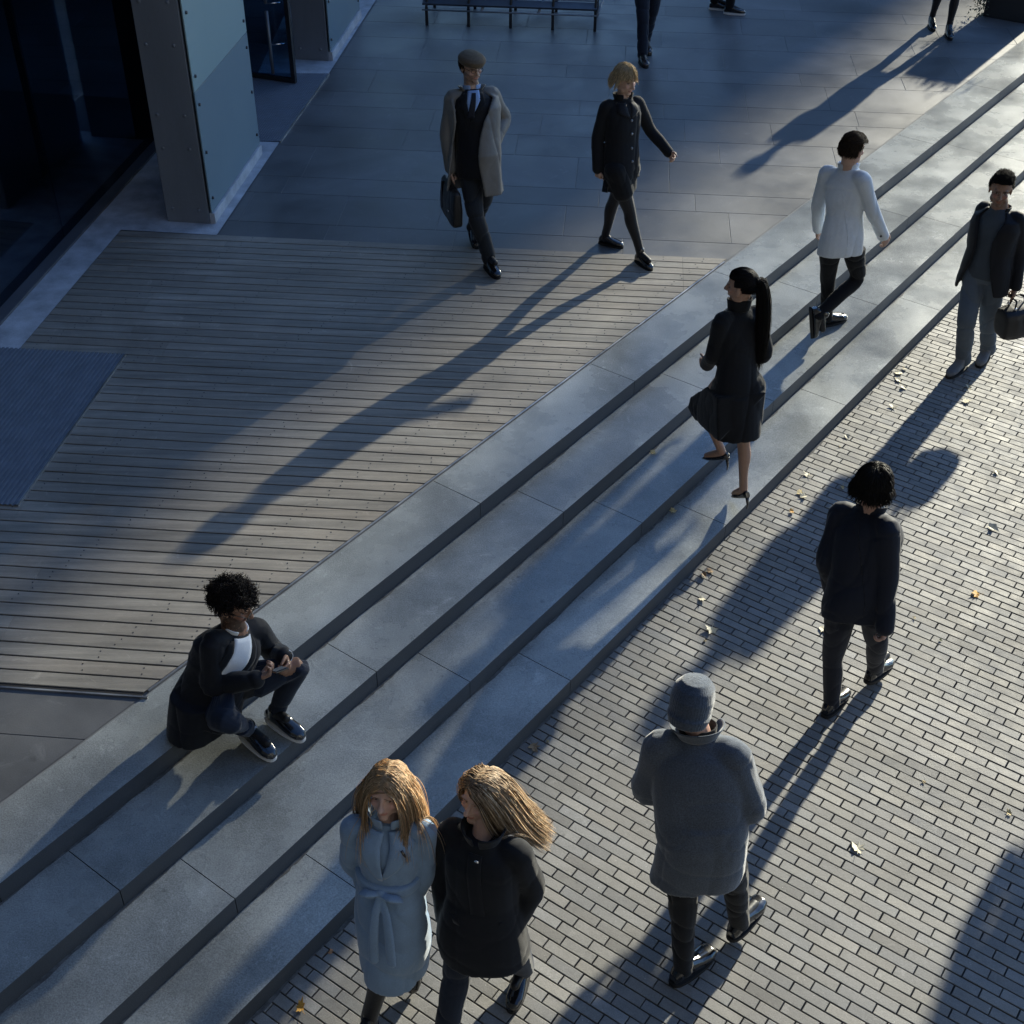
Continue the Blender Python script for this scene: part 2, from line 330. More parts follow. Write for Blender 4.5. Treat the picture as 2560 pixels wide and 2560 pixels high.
# entrance mats (ribbed)
def ribmat(name, pts, z, dirv, label, step=.034):
    pts = [Vector((p[0], p[1], 0)) for p in pts]; nv = Vector((dirv.y, -dirv.x, 0))
    lo = min(p.dot(nv) for p in pts); hi = max(p.dot(nv) for p in pts); a = min(p.dot(dirv) for p in pts); b = max(p.dot(dirv) for p in pts)
    bm = bmesh.new(); x = lo
    while x < hi:
        for (x0, x1, zz) in ((x, x+step*.6, z+.009),):
            c = [bm.verts.new(dirv*u+nv*xx+Vector((0, 0, hh))) for (u, xx, hh) in ((a, x0, z), (b, x0, z), (b, x0+.002, zz), (a, x0+.002, zz), (a, x1-.002, zz), (b, x1-.002, zz), (b, x1, z), (a, x1, z))]
            bm.faces.new((c[0], c[1], c[2], c[3])); bm.faces.new((c[3], c[2], c[5], c[4])); bm.faces.new((c[4], c[5], c[6], c[7]))
            d = [bm.verts.new(dirv*u+nv*xx+Vector((0, 0, z))) for (u, xx) in ((a, x1), (b, x1), (b, x+step), (a, x+step))]; bm.faces.new(d)
        x += step
    n = len(pts)
    for i in range(n):
        p, q = pts[i], pts[(i+1) % n]; e = (q-p).normalized(); nn = Vector((-e.y, e.x, 0))
        if nn.dot(sum(pts, Vector())/n-p) < 0: nn = -nn
        clipbm(bm, p, nn)
    me = bpy.data.meshes.new(name); bm.to_mesh(me); bm.free(); me.materials.append(M['mat'])
    o = link(bpy.data.objects.new(name, me)); return tag(o, label, 'mat')
m1 = ribmat('entrance_mat', [(-3.99, 8.70), (-2.991, 8.615), (-3.25, 6.726), (-4.25, 6.80)], .0125, dG, 'dark blue ribbed entrance mat set in the timber deck at the left edge')
mm0 = [(-2.991, 8.615), (-3.25, 6.726)]; e = (Vector((mm0[1][0]-mm0[0][0], mm0[1][1]-mm0[0][1], 0)))
boxes('trim', [(Vector((-2.991, 8.615, .0)), e, Vector((.014, -.002, 0)), (0, 0, .022))], M['steeltrim'], m1)
m2 = ribmat('entrance_mat', [(-3.9, 12.755), (-2.395, 12.755), (-2.13, 14.70), (-3.7, 14.70)], .008, dG, 'dark ribbed mat in front of the open glass door between the two pillars', step=.024)
boxes('trim', [(Vector((-2.395, 12.755, 0)), Vector((.268, 1.945, 0)), Vector((.012, -.001, 0)), (0, 0, .016))], M['steeltrim'], m2)

# ------------------------------------------------------------------ pillars
def pillar(loc, label, front_w=.43, depth=1.60, H=6.0, bolts=True):
    a = Vector((-.994, .111, 0)); d = Vector((math.cos(R(83.4)), math.sin(R(83.4)), 0)); c = Vector(loc)   # c = front right corner
    root = empty('pillar', c, label, 'pillar'); Z = Vector((0, 0, 1))
    boxes('core', [(c+a*front_w+a*0, -a*(front_w-.035)+Vector((0, 0, 0)), d*depth, Z*H)], M['steel'], root, bevel=.006)
    rn = Vector((d.y, -d.x, 0))
    base = c+a*.035
    boxes('plinth', [(base+rn*.001+d*.01+Z*.0, rn*.05, d*(depth-.03), Z*.10)], M['plinth'], root, bevel=.004)
    zs = [(.105, 1.20), (1.206, 2.5), (2.506, 3.8), (3.806, 5.9)]
    for (z0, z1) in zs:
        g = boxes('glass_panel', [(base+rn*.020+d*.005+Z*z0, rn*.012, d*(depth-.012), Z*(z1-z0))], M['frosted_pale' if z0 > 1 else 'frosted'], root, bevel=.002)
        L = []
        nb = 3
        for i in range(nb):
            zz = z0+.12+(z1-z0-.24)*i/(nb-1)
            for dd in (.07, depth-.08):
                p = base+rn*.032+d*dd+Z*zz; L.append((p, p+rn*.014, .016, .013))
        tubes('bolt', L, M['bolt'], g, n=12, split=True)
    L = []
    fn = Vector((-d.x, -d.y, 0))
    for zz in (.13, .70, 1.0, 1.6, 1.95, 2.6):
        for u in (.12, .36):
            p = c+a*(u)+Z*zz+fn*.001-d*.0; L.append((p, p+fn*.006, .017, .015))
    tubes('rivet', L, M['steel'], root, n=14, split=True)
    return root
pillar((-2.72, 10.869, 0.010), 'nearest grey steel clad pillar with a pale teal frosted glass side')
pillar((-2.139, 15.108, 0.010), 'far grey pillar with a blue glass side, behind the open glass door')
# ------------------------------------------------------------------ glazed front and what stands behind it
fac = empty('glass_facade', GL0, 'dark glazed shopfront wall with slim frames at the left, behind the pillar', 'glass wall'); Z = Vector((0, 0, 1))
boxes('pane', [(GL0-gd*6+Z*.035, gd*7.25, gn*.012, Z*5.9)], M['glass'], fac)
boxes('pane', [(GL0+gd*1.256+Z*.035, gd*2.3, gn*.012, Z*5.9)], M['glass'], fac)
boxes('mullion', [(GL0+gd*1.245+Z*.035-gn*.06, gd*.012, gn*.058, Z*5.9)], M['darkframe'], fac)
boxes('door_frame', [(GL0-gn*.25+gd*-.35+Z*.0, gd*.05, gn*.05, Z*5.5), (GL0-gn*.25+gd*-.35+Z*.0, gd*-3.0, gn*.05, Z*.09), (GL0-gn*.25+gd*-.35+Z*2.6, gd*-3.0, gn*.05, Z*.09)], M['blueframe'], fac, split=True)
boxes('inner_column', [(GL0-gn*.9+gd*.8, gd*.5, gn*.35, Z*5.9)], M['interior'], fac)
boxes('inner_panel', [(GL0-gn*3.6+gd*2.2+Z*1.1, gd*1.6, gn*.05, Z*1.3), (GL0-gn*2.2+gd*-1.6+Z*0.0, gd*1.4, gn*.5, Z*1.0)], M['interior2'], fac, split=True)
boxes('inner_floor', [(GL0-gd*6-gn*9+Z*.0, gd*10.5, gn*9, Z*.03)], M['interior'], fac)
boxes('back_wall', [(GL0-gd*6-gn*9+Z*.0, gd*14, -gn*.2, Z*6), (GL0+gd*9.5-gn*9, gn*9, gd*.2, Z*6), (GL0-gd*6.2-gn*9, gn*9, gd*.2, Z*6)], M['interior'], fac, split=True)
# recess between the pillars, with the open glass door
boxes('side_wall', [(GL0+gd*3.5-gn*.2, gd*.06, gn*.9, Z*6)], M['interior'], fac)
door = empty('glass_door', (-2.45, 14.38, .012), 'open dark glass door leaf with bright steel handle brackets, standing on the ribbed mat', 'door')
dv = Vector((-.94, .34, 0)).normalized(); dn = Vector((dv.y, -dv.x, 0)); db = Vector((-2.45, 14.38, .014))
boxes('pane', [(db+dv*.05+Z*.05, dv*.85, dn*.012, Z*2.6)], M['glass'], door)
boxes('frame', [(db-dn*.02, dv*.05, dn*.05, Z*2.7), (db+dv*.9-dn*.02, dv*.05, dn*.05, Z*2.7), (db+dv*.051-dn*.02, dv*.848, dn*.05, Z*.05)], M['darkframe'], door, bevel=.003, split=True)
hx = db+dv*.24-dn*.07
hd = tubes('handle', [(hx+Z*.10, hx+Z*.78, .018), (hx+Z*.86, hx+Z*1.6, .018)], M['rackpale'], door)
tubes('bracket', [(hx+Z*z_, hx+dv*-.13+dn*.09+Z*z_, .008) for z_ in (.42, .86, 1.05, 1.5)], M['chrome'], hd, split=True)
# building mass above the entrance
bl = empty('office_building', GL0, 'dark building mass above the entrance, over the glazed front', 'building')
boxes('upper_floors', [(GL0-gd*8-gn*14+Z*5.95, gd*34, gn*14.6, Z*24)], M['facade'], bl)
tw_c = Vector((math.cos(R(SUN_AZ)), math.sin(R(SUN_AZ)), 0)); tw_n = Vector((math.sin(R(SUN_AZ)), -math.cos(R(SUN_AZ)), 0))
C0 = -5.1
tw = empty('office_tower', tw_c*120, 'tall office tower far beyond the plaza', 'building')
boxes('tower_walls', [(tw_c*120+tw_n*(C0-60), tw_n*60, tw_c*25, Z*75)], M['facade'], tw)
boxes('window_band', [(tw_c*119.9+tw_n*(C0-59)+Z*(3+4*i), tw_n*58, tw_c*.09, Z*2.2) for i in range(18)], M['darkframe'], tw, split=True)

# ------------------------------------------------------------------ planter and steel rack at the far edge
pl = empty('planter', (6.0, 17.0, 0), 'tall dark planter box with trailing leaves at the top right corner', 'planter')
pd = Vector((.84, -.545, 0)); pd2 = Vector((.545, .84, 0)); pc = Vector((5.93, 16.98, 0))
boxes('box', [(pc, pd*.62, pd2*1.2, Z*.85)], M['planter'], pl, bevel=.01)
V, F = [], []; rnd = random.Random(4)
def leafy(V, F, c, n, spread, sz, rnd):
    for i in range(n):
        p = Vector(c)+Vector((rnd.gauss(0, spread[0]), rnd.gauss(0, spread[1]), rnd.gauss(0, spread[2])))
        a = Vector((rnd.uniform(-1, 1), rnd.uniform(-1, 1), rnd.uniform(-1, 1))).normalized(); b = a.orthogonal().normalized(); s = sz*rnd.uniform(.6, 1.3); k = len(V)
        V.extend([p-a*s, p+b*s*.5, p+a*s, p-b*s*.5+a.cross(b)*s*.3]); F.append((k, k+1, k+2, k+3))
leafy(V, F, pc+Vector((-.06, .0, .30)), 420, (.05, .07, .22), .022, rnd)
leafy(V, F, pc+pd*.30+pd2*.6+Z*.92, 900, (.13, .3, .07), .03, rnd)
M['leafgreen'] = surf('planter_leaves', (.09, .12, .08), var=.5, scale=20, rough=.6)
mesh_ob('foliage', V, F, M['leafgreen'], pl)
rk = empty('bench_frame', (.92, 16.3, 0), 'low dark steel frame of rails and slanted struts at the top of the plaza', 'frame')
r0 = Vector((.98, 16.25, 0)); rd = Vector((-.996, .085, 0)); ru = Vector((.085, .996, 0))
def rail(s0, s1, back, z, r): return (r0+rd*s0+ru*back+Z*z, r0+rd*s1+ru*back+Z*z, r)
tubes('rail', [rail(0, 2.15, 0, .19, .011), rail(0, 2.15, .22, .30, .011), rail(0, 2.15, .46, .40, .011), rail(0, 2.15, .7, .48, .011)], M['rackpale'], rk, n=8, split=True)
boxes('shelf', [(r0+rd*2.15+ru*.02+Z*.24, -rd*2.15, ru*.16+Z*.03, Z*.02), (r0+rd*2.15+ru*.25+Z*.33, -rd*2.15, ru*.17+Z*.03, Z*.02), (r0+rd*2.15+ru*.49+Z*.43, -rd*2.15, ru*.18+Z*.03, Z*.02)], M['rack'], rk, split=True)
for i in range(5):
    s = .02+i*.52; q = r0+rd*s
    boxes('upright', [(q+Z*0-rd*.02, rd*.035, ru*.035, Z*(.22 if i else .2)), (q+ru*.7-rd*.02, rd*.035, ru*.035, Z*.9)], M['darkframe'], rk, split=True)
    tubes('strut', [(q+Z*.2, q+ru*.72+Z*.9, .016)], M['darkframe'], rk, n=6, split=True)
for s in (.0, .72, 1.42):
    tubes('strut', [(r0+rd*s+Z*.19, r0+rd*(s-.06)+ru*.25+Z*.32, .016), (r0+rd*(s-.06)+ru*.46+Z*.40, r0+rd*(s-.1)+ru*.7+Z*.5, .016)], M['rackpale'], rk, n=6, split=True)

# unseen building added behind the viewpoint, blocking sky light to darken the risers
vb = empty('office_building', (0, -6, ZB), 'unseen office block added behind the viewpoint to block sky light', 'building')
M['dusk_glass'] = surf('tinted_curtain_wall', (.022, .028, .04), var=.2, rough=.5)
boxes('walls', [((-45, -16, ZB), (90, 0, 0), (0, 12.5, 0), (0, 0, 18))], M['dusk_glass'], vb)
boxes('window_band', [((-44, -3.49, 1+3.6*i), (88, 0, 0), (0, .05, 0), (0, 0, 2.0)) for i in range(4)], M['darkframe'], vb, split=True)
# unseen tree added beyond the frame, its crown placed to dim the steps
tp = tw_c*36+tw_n*(-7.4); tr = empty('tree', tp, 'unseen thin crowned tree added to dapple the steps with shade', 'tree')
q = lambda a, c_, z_: tw_c*a+tw_n*c_+Z*z_
tubes('trunk', [(q(36, -7.4, 0), q(36.2, -7.2, 5), .22, .17), (q(36.2, -7.2, 5), q(36, -6.2, 9.5), .17, .12), (q(36, -6.2, 9.5), q(36.5, -4.8, 12), .12, .06), (q(36, -6.2, 9.5), q(35.5, -6.6, 13.5), .10, .04), (q(36.5, -4.8, 12), q(36, -3.0, 13.2), .06, .02), (q(36.5, -4.8, 12), q(37, -4, 14.5), .06, .02)], M['bark'] if 'bark' in M else M['facade'], tr)
V, F = [], []; rnd = random.Random(21)
for i in range(300):
    a, z_ = rnd.gauss(36, 1.4), 8.7+6.2*rnd.random()**.8; c_ = rnd.uniform(-4.45, -2.85)
    leafy(V, F, q(a, c_, z_), 24, (.26, .26, .17), .085, rnd)
M['leafautumn'] = surf('autumn_leaves', (.22, .14, .05), var=.5, scale=9, rough=.7)
mesh_ob('crown', V, F, M['leafautumn'], tr)

# ================================================================== PEOPLE
Zv = Vector((0, 0, 1))
def cloth(name, col, rough=.85, sheen=.15, var=.10, weave=350, bump=.3, spec=.25, coat=0.0, speck=.12, scale=6):
    M[name] = surf(name, col, var=var, scale=scale, rough=rough, sheen=sheen, bscale=weave, bump=bump, spec=spec, coat=coat, speck=speck, rvar=.04)
cloth('black_wool', (.010, .011, .014)); cloth('black_suit', (.009, .010, .014), rough=.7); cloth('navy_suit', (.010, .013, .024), rough=.7)
cloth('black_trousers', (.008, .009, .012)); cloth('charcoal', (.020, .024, .030)); cloth('grey_trench', (.17, .165, .155), rough=.6, sheen=.1, spec=.4)
cloth('white_linen', (.66, .71, .76), rough=.9); cloth('blue_coat', (.23, .33, .47), rough=.95, sheen=.4, weave=260)
cloth('grey_coat', (.085, .10, .125), rough=.95, sheen=.5, weave=160, bump=.8, speck=.35); cloth('shirt_blue', (.27, .40, .66)); cloth('shirt_white', (.75, .78, .82))
cloth('sweater', (.055, .068, .085), weave=200); cloth('jeans_grey', (.10, .125, .16)); cloth('jeans_dark', (.016, .022, .038)); cloth('tie', (.008, .010, .02), rough=.5)
cloth('tweed', (.12, .09, .06), weave=220, speck=.3, bump=.7); cloth('tights', (.014, .014, .017), rough=.5, sheen=.3); cloth('bag_black', (.010, .010, .012), rough=.5, spec=.5)
cloth('knit', (.060, .075, .10), rough=1.0, sheen=.6, weave=120, bump=1.0, speck=.35); cloth('sock', (.40, .47, .60)); cloth('jeans_mid', (.04, .05, .07))
M['shoe_black'] = surf('polished_leather', (.008, .008, .010), rough=.16, spec=.7, rvar=.03, coat=.5)
M['shoe_brown'] = surf('brown_leather', (.035, .022, .018), rough=.22, spec=.7, rvar=.03, coat=.4)
M['shoe_grey'] = surf('grey_suede', (.16, .17, .19), rough=.9, speck=.2)
M['sole_white'] = surf('white_rubber', (.65, .65, .66), rough=.6); M['sole_dark'] = surf('dark_rubber', (.012, .012, .013), rough=.7)
M['phone'] = surf('phone_glass', (.006, .006, .008), rough=.08, spec=.8, rvar=.01); M['lens'] = surf('lens', (.01, .01, .012), rough=.1)
M['skin'] = surf('skin', (.5,)*3, var=.06, scale=30, rough=.48, speck=.05, attr='tone', spec=.4)
M['skin'].node_tree.nodes['Principled BSDF'].inputs['Subsurface Weight'].default_value = .12
M['skin'].node_tree.nodes['Principled BSDF'].inputs['Subsurface Radius'].default_value = (.012, .005, .003)
M['skin'].node_tree.nodes['Principled BSDF'].inputs['Subsurface Scale'].default_value = .4
def hairmat(name, col, rough=.55, spec=.3):
    M[name] = surf(name, col, var=.35, scale=60, rough=rough, spec=spec, attr='tone', speck=.1, rvar=.05)
hairmat('hair', (.5,)*3)
def translucent_hair():
    m = M['hair']; t = m.node_tree; L = t.links.new; b = t.nodes['Principled BSDF']; o = [n for n in t.nodes if n.bl_idname == 'ShaderNodeOutputMaterial'][0]
    tr = N(t, 'ShaderNodeBsdfTranslucent'); mx = N(t, 'ShaderNodeMixShader'); mx.inputs[0].default_value = .42; at = N(t, 'ShaderNodeAttribute', attribute_name='tone')
    L(at.outputs['Color'], tr.inputs[0]); L(b.outputs[0], mx.inputs[1]); L(tr.outputs[0], mx.inputs[2]); L(mx.outputs[0], o.inputs[0])
translucent_hair()

def catmull(P, m):
    P = [np.array(p, float) for p in P]; Q = [2*P[0]-P[1]]+P+[2*P[-1]-P[-2]]; out = []
    for i in range(1, len(Q)-2):
        for k in range(m):
            t = k/m; a, b, c, d = Q[i-1:i+3]
            out.append(.5*((2*b)+(-a+c)*t+(2*a-5*b+4*c-d)*t*t+(-a+3*b-3*c+d)*t**3))
    out.append(P[-1]); return out
class Parts:
    def __init__(s): s.V = []; s.F = []
    def rings(s, rg, n=18, p=2.0):
        """rg: list of (centre, xaxis, yaxis, rx, ry)"""
        b = len(s.V); m = len(rg)
        for (c, x, y, rx, ry) in rg:
            for i in range(n):
                t = 2*math.pi*i/n; ct, st = math.cos(t), math.sin(t)
                k = (abs(ct)**p+abs(st)**p)**(-1/p)
                s.V.append(Vector(c)+Vector(x)*(rx*ct*k)+Vector(y)*(ry*st*k))
        for j in range(m-1):
            for i in range(n):
                k = (i+1) % n; s.F.append((b+j*n+i, b+j*n+k, b+(j+1)*n+k, b+(j+1)*n+i))
        s.F.append(tuple(b+i for i in range(n))[::-1]); s.F.append(tuple(b+(m-1)*n+i for i in range(n)))
    def limb(s, pts, radii, n=14, sub=5, flat=None):
        """tapered tube with round ends; flat=(axis, factor) squeezes along an axis"""
        Q = catmull([list(p)+[r] for p, r in zip(pts, radii)], sub); C = [Vector(q[:3]) for q in Q]; rr = [max(q[3], .002) for q in Q]
        d0 = (C[1]-C[0]).normalized(); x = d0.orthogonal().normalized(); rg = []
        if flat is not None: x = (Vector(flat[0])-d0*Vector(flat[0]).dot(d0)).normalized()
        for e in ((-.95, .3), (-.7, .72), (-.35, .94)): rg.append((C[0]+d0*rr[0]*e[0], x, d0.cross(x), rr[0]*e[1], d0))
        for i, c in enumerate(C):
            d = (C[min(i+1, len(C)-1)]-C[max(i-1, 0)]).normalized(); x = (x-d*x.dot(d)).normalized(); rg.append((c, x, d.cross(x), rr[i], d))
        for e in ((.35, .94), (.7, .72), (.95, .3)): rg.append((C[-1]+d*rr[-1]*e[0], x, d.cross(x), rr[-1]*e[1], d))
        fx = flat[1] if flat is not None else 1
        s.rings([(c, x, y, r*fx, r) for (c, x, y, r, _) in rg], n)
    def ell(s, c, ax, r, n=14):
        """ellipsoid, ax = (x, y, z) axes"""
        rg = []
        for k in range(1, 10):
            t = math.pi*k/10; rg.append((Vector(c)-ax[2]*(r[2]*math.cos(t)), ax[0], ax[1], r[0]*math.sin(t), r[1]*math.sin(t)))
        s.rings(rg, n)
    def box(s, c, ux, uy, uz): obox(c, ux, uy, uz, s.V, s.F)
def pn(P, f, seed, k=9):
    rs = np.random.RandomState(seed); out = np.zeros(len(P)); P = P*np.asarray(f)
    for i in range(k):
        d = rs.normal(size=3); d /= np.linalg.norm(d); out += np.sin(P@d*rs.uniform(.6, 1.8)+rs.uniform(0, 6.28))
    return out/k**.5
def remesh(name, parts, voxel, smooth, mat, parent, disp=None, tone=None, keepbm=None):
    me = bpy.data.meshes.new('tmp'); me.from_pydata([tuple(v) for v in parts.V], [], parts.F)
    bm = bmesh.new(); bm.from_mesh(me); bmesh.ops.recalc_face_normals(bm, faces=bm.faces[:]); bm.to_mesh(me); bm.free()
    o = bpy.data.objects.new('tmp', me); COL.objects.link(o)
    r = o.modifiers.new('r', 'REMESH'); r.mode = 'VOXEL'; r.voxel_size = voxel; r.use_smooth_shade = True
    if smooth: q = o.modifiers.new('s', 'SMOOTH'); q.iterations = smooth; q.factor = .5
    dg = bpy.context.evaluated_depsgraph_get(); dg.update(); out = bpy.data.meshes.new_from_object(o.evaluated_get(dg))
    bpy.data.objects.remove(o); bpy.data.meshes.remove(me)
    n = len(out.vertices); co = np.empty(n*3, np.float32); out.vertices.foreach_get('co', co); co = co.reshape(-1, 3).astype(float)
    if disp is not None:
        nr = np.empty(n*3, np.float32); out.vertex_normals.foreach_get('vector', nr); nr = nr.reshape(-1, 3)
        co = co+nr*disp(co)[:, None]
    off = np.array(parent.location if parent.parent is None else Vector(parent.parent.location)+Vector(parent.location))
    if tone is not None:
        ca = out.attributes.new('tone', 'FLOAT_COLOR', 'POINT'); ca.data.foreach_set('color', tone(co).astype(np.float32).ravel())
    out.vertices.foreach_set('co', (co-off).astype(np.float32).ravel()); out.update(); out.name = name
    out.materials.clear(); out.materials.append(mat); out.polygons.foreach_set('use_smooth', [True]*len(out.polygons))
    ob = link(bpy.data.objects.new(name, out), parent)
    return ob, co
def bvh_of(ob):
    me = ob.data; off = Vector(ob.parent.location) if ob.parent else Vector()
    if ob.parent and ob.parent.parent: off += Vector(ob.parent.parent.location)
    return BVHTree.FromPolygons([v.co+off for v in me.vertices], [tuple(p.vertices) for p in me.polygons])

class Frame:
    def __init__(s, J, H):
        s.J = J = {k: Vector(v) for k, v in J.items()}; s.k = H/1.78
        s.U = (J['NK']-J['PV']).normalized(); s.Rs = s.orth(J['RS']-J['LS']); s.Rh = s.orth(J['RH']-J['LH'])
        s.F = s.U.cross((s.Rs+s.Rh).normalized()).normalized(); s.Rm = s.F.cross(s.U).normalized(); s.L = (J['NK']-J['PV']).length
    def orth(s, v): return (v-s.U*v.dot(s.U)).normalized()
    def at(s, t):
        """centre, right and forward axes at height fraction t of the torso"""
        a = min(max(t, 0), 1); r = (s.Rh*(1-a)+s.Rs*a).normalized()
        return s.J['PV'].lerp(s.J['NK'], t), r, s.U.cross(r).normalized()
def hand(P, W, d, nrm, side, curl=.5, k=1.0, spread=.1, thumb=.5):
    """W wrist, d direction of the hand, nrm palm normal (fingers curl towards it), side = vector to the thumb side"""
    d = Vector(d).normalized(); nrm = (Vector(nrm)-d*Vector(nrm).dot(d)).normalized(); side = (Vector(side)-d*Vector(side).dot(d)-nrm*Vector(side).dot(nrm)).normalized()
    P.rings([(W-d*.01, side, nrm, .024*k, .018*k), (W+d*.02*k, side, nrm, .030*k, .017*k), (W+d*.05*k, side, nrm, .038*k, .016*k), (W+d*.082*k, side, nrm, .040*k, .013*k), (W+d*.09*k, side, nrm, .036*k, .008*k)], 14, 2.6)
    for i, (o, L) in enumerate(((.030, .072), (.0105, .080), (-.010, .074), (-.029, .058))):
        b = W+d*(.082-.006*abs(i-1.2))*k+side*o*k; dd = (d+side*(o*spread*8)).normalized(); pts = [b-dd*.015*k]; ang = 0
        nc = nrm
        for j, f in enumerate((.45, .31, .24)):
            pts.append(b); ang = curl*(.9 if j == 0 else 1.15); q = dd*math.cos(ang)+nc*math.sin(ang); nc = nc*math.cos(ang)-dd*math.sin(ang)
            b = b+q*L*f*k; dd = q
        pts.append(b); P.limb(pts, [.0095*k, .0092*k, .0085*k, .008*k, .0065*k], 8, 2)
    t0 = W+d*.025*k+side*.022*k; t1 = t0+(d*.6+side*.75+nrm*.25*thumb).normalized()*.042*k; t2 = t1+(d*.85+side*.25+nrm*.5*thumb).normalized()*.032*k; t3 = t2+(d*.9-side*.1+nrm*.6*thumb).normalized()*.026*k
    P.limb([t0, t1, t2, t3], [.014*k, .012*k, .0105*k, .008*k], 8, 2)
def headaxes(az, pitch, roll=0):
    f = Vector((math.cos(R(az))*math.cos(R(pitch)), math.sin(R(az))*math.cos(R(pitch)), math.sin(R(pitch)))); r = f.cross(Zv).normalized(); u = r.cross(f).normalized()
    if roll: q = Matrix.Rotation(R(roll), 3, f); r, u = q@r, q@u
    return r, f, u
def head_parts(P, c, ax, k, NKp, male):
    r, f, u = ax; at = lambda a, b, d: c+(r*a+f*b+u*d)*k
    P.ell(at(0, -.012, .030), ax, (.077*k, .098*k, .088*k), 20)
    P.ell(at(0, .018, -.030), ax, (.062*k, .074*k, .080*k), 18)
    jw = .054 if male else .048
    P.ell(at(0, .035, -.075), ax, (jw*k*.8, .048*k, .036*k)); P.ell(at(0, .070, -.098), ax, (.024*k, .020*k, .017*k), 10)
    for s in (-1, 1):
        P.ell(at(s*.038, .062, -.022), ax, (.022*k, .022*k, .022*k), 10); P.ell(at(s*.046, .012, -.070), ax, (.020*k, .045*k, .026*k), 10)
        P.ell(at(s*.079, -.004, -.012), ax, (.009*k, .019*k, .031*k), 10)
        P.ell(at(s*.030, .076, .026), ax, (.026*k, .014*k, .009*k), 8)
    P.limb([at(0, .088, .018), at(0, .098, -.004), at(0, .112, -.026)], [.009*k, .010*k, .0135*k], 8, 2)
    for s in (-1, 1): P.ell(at(s*.011, .098, -.031), ax, (.008*k, .010*k, .008*k), 8)
    P.ell(at(0, .086, -.057), ax, (.023*k, .011*k, .0065*k), 10); P.ell(at(0, .084, -.066), ax, (.020*k, .012*k, .007*k), 10)
    nr = (.058 if male else .047)*k
    P.limb([at(0, -.020, -.045), c.lerp(NKp, .62)-f*.012*k, NKp-Zv*.03], [nr*1.02, nr, nr*1.25], 14, 3)
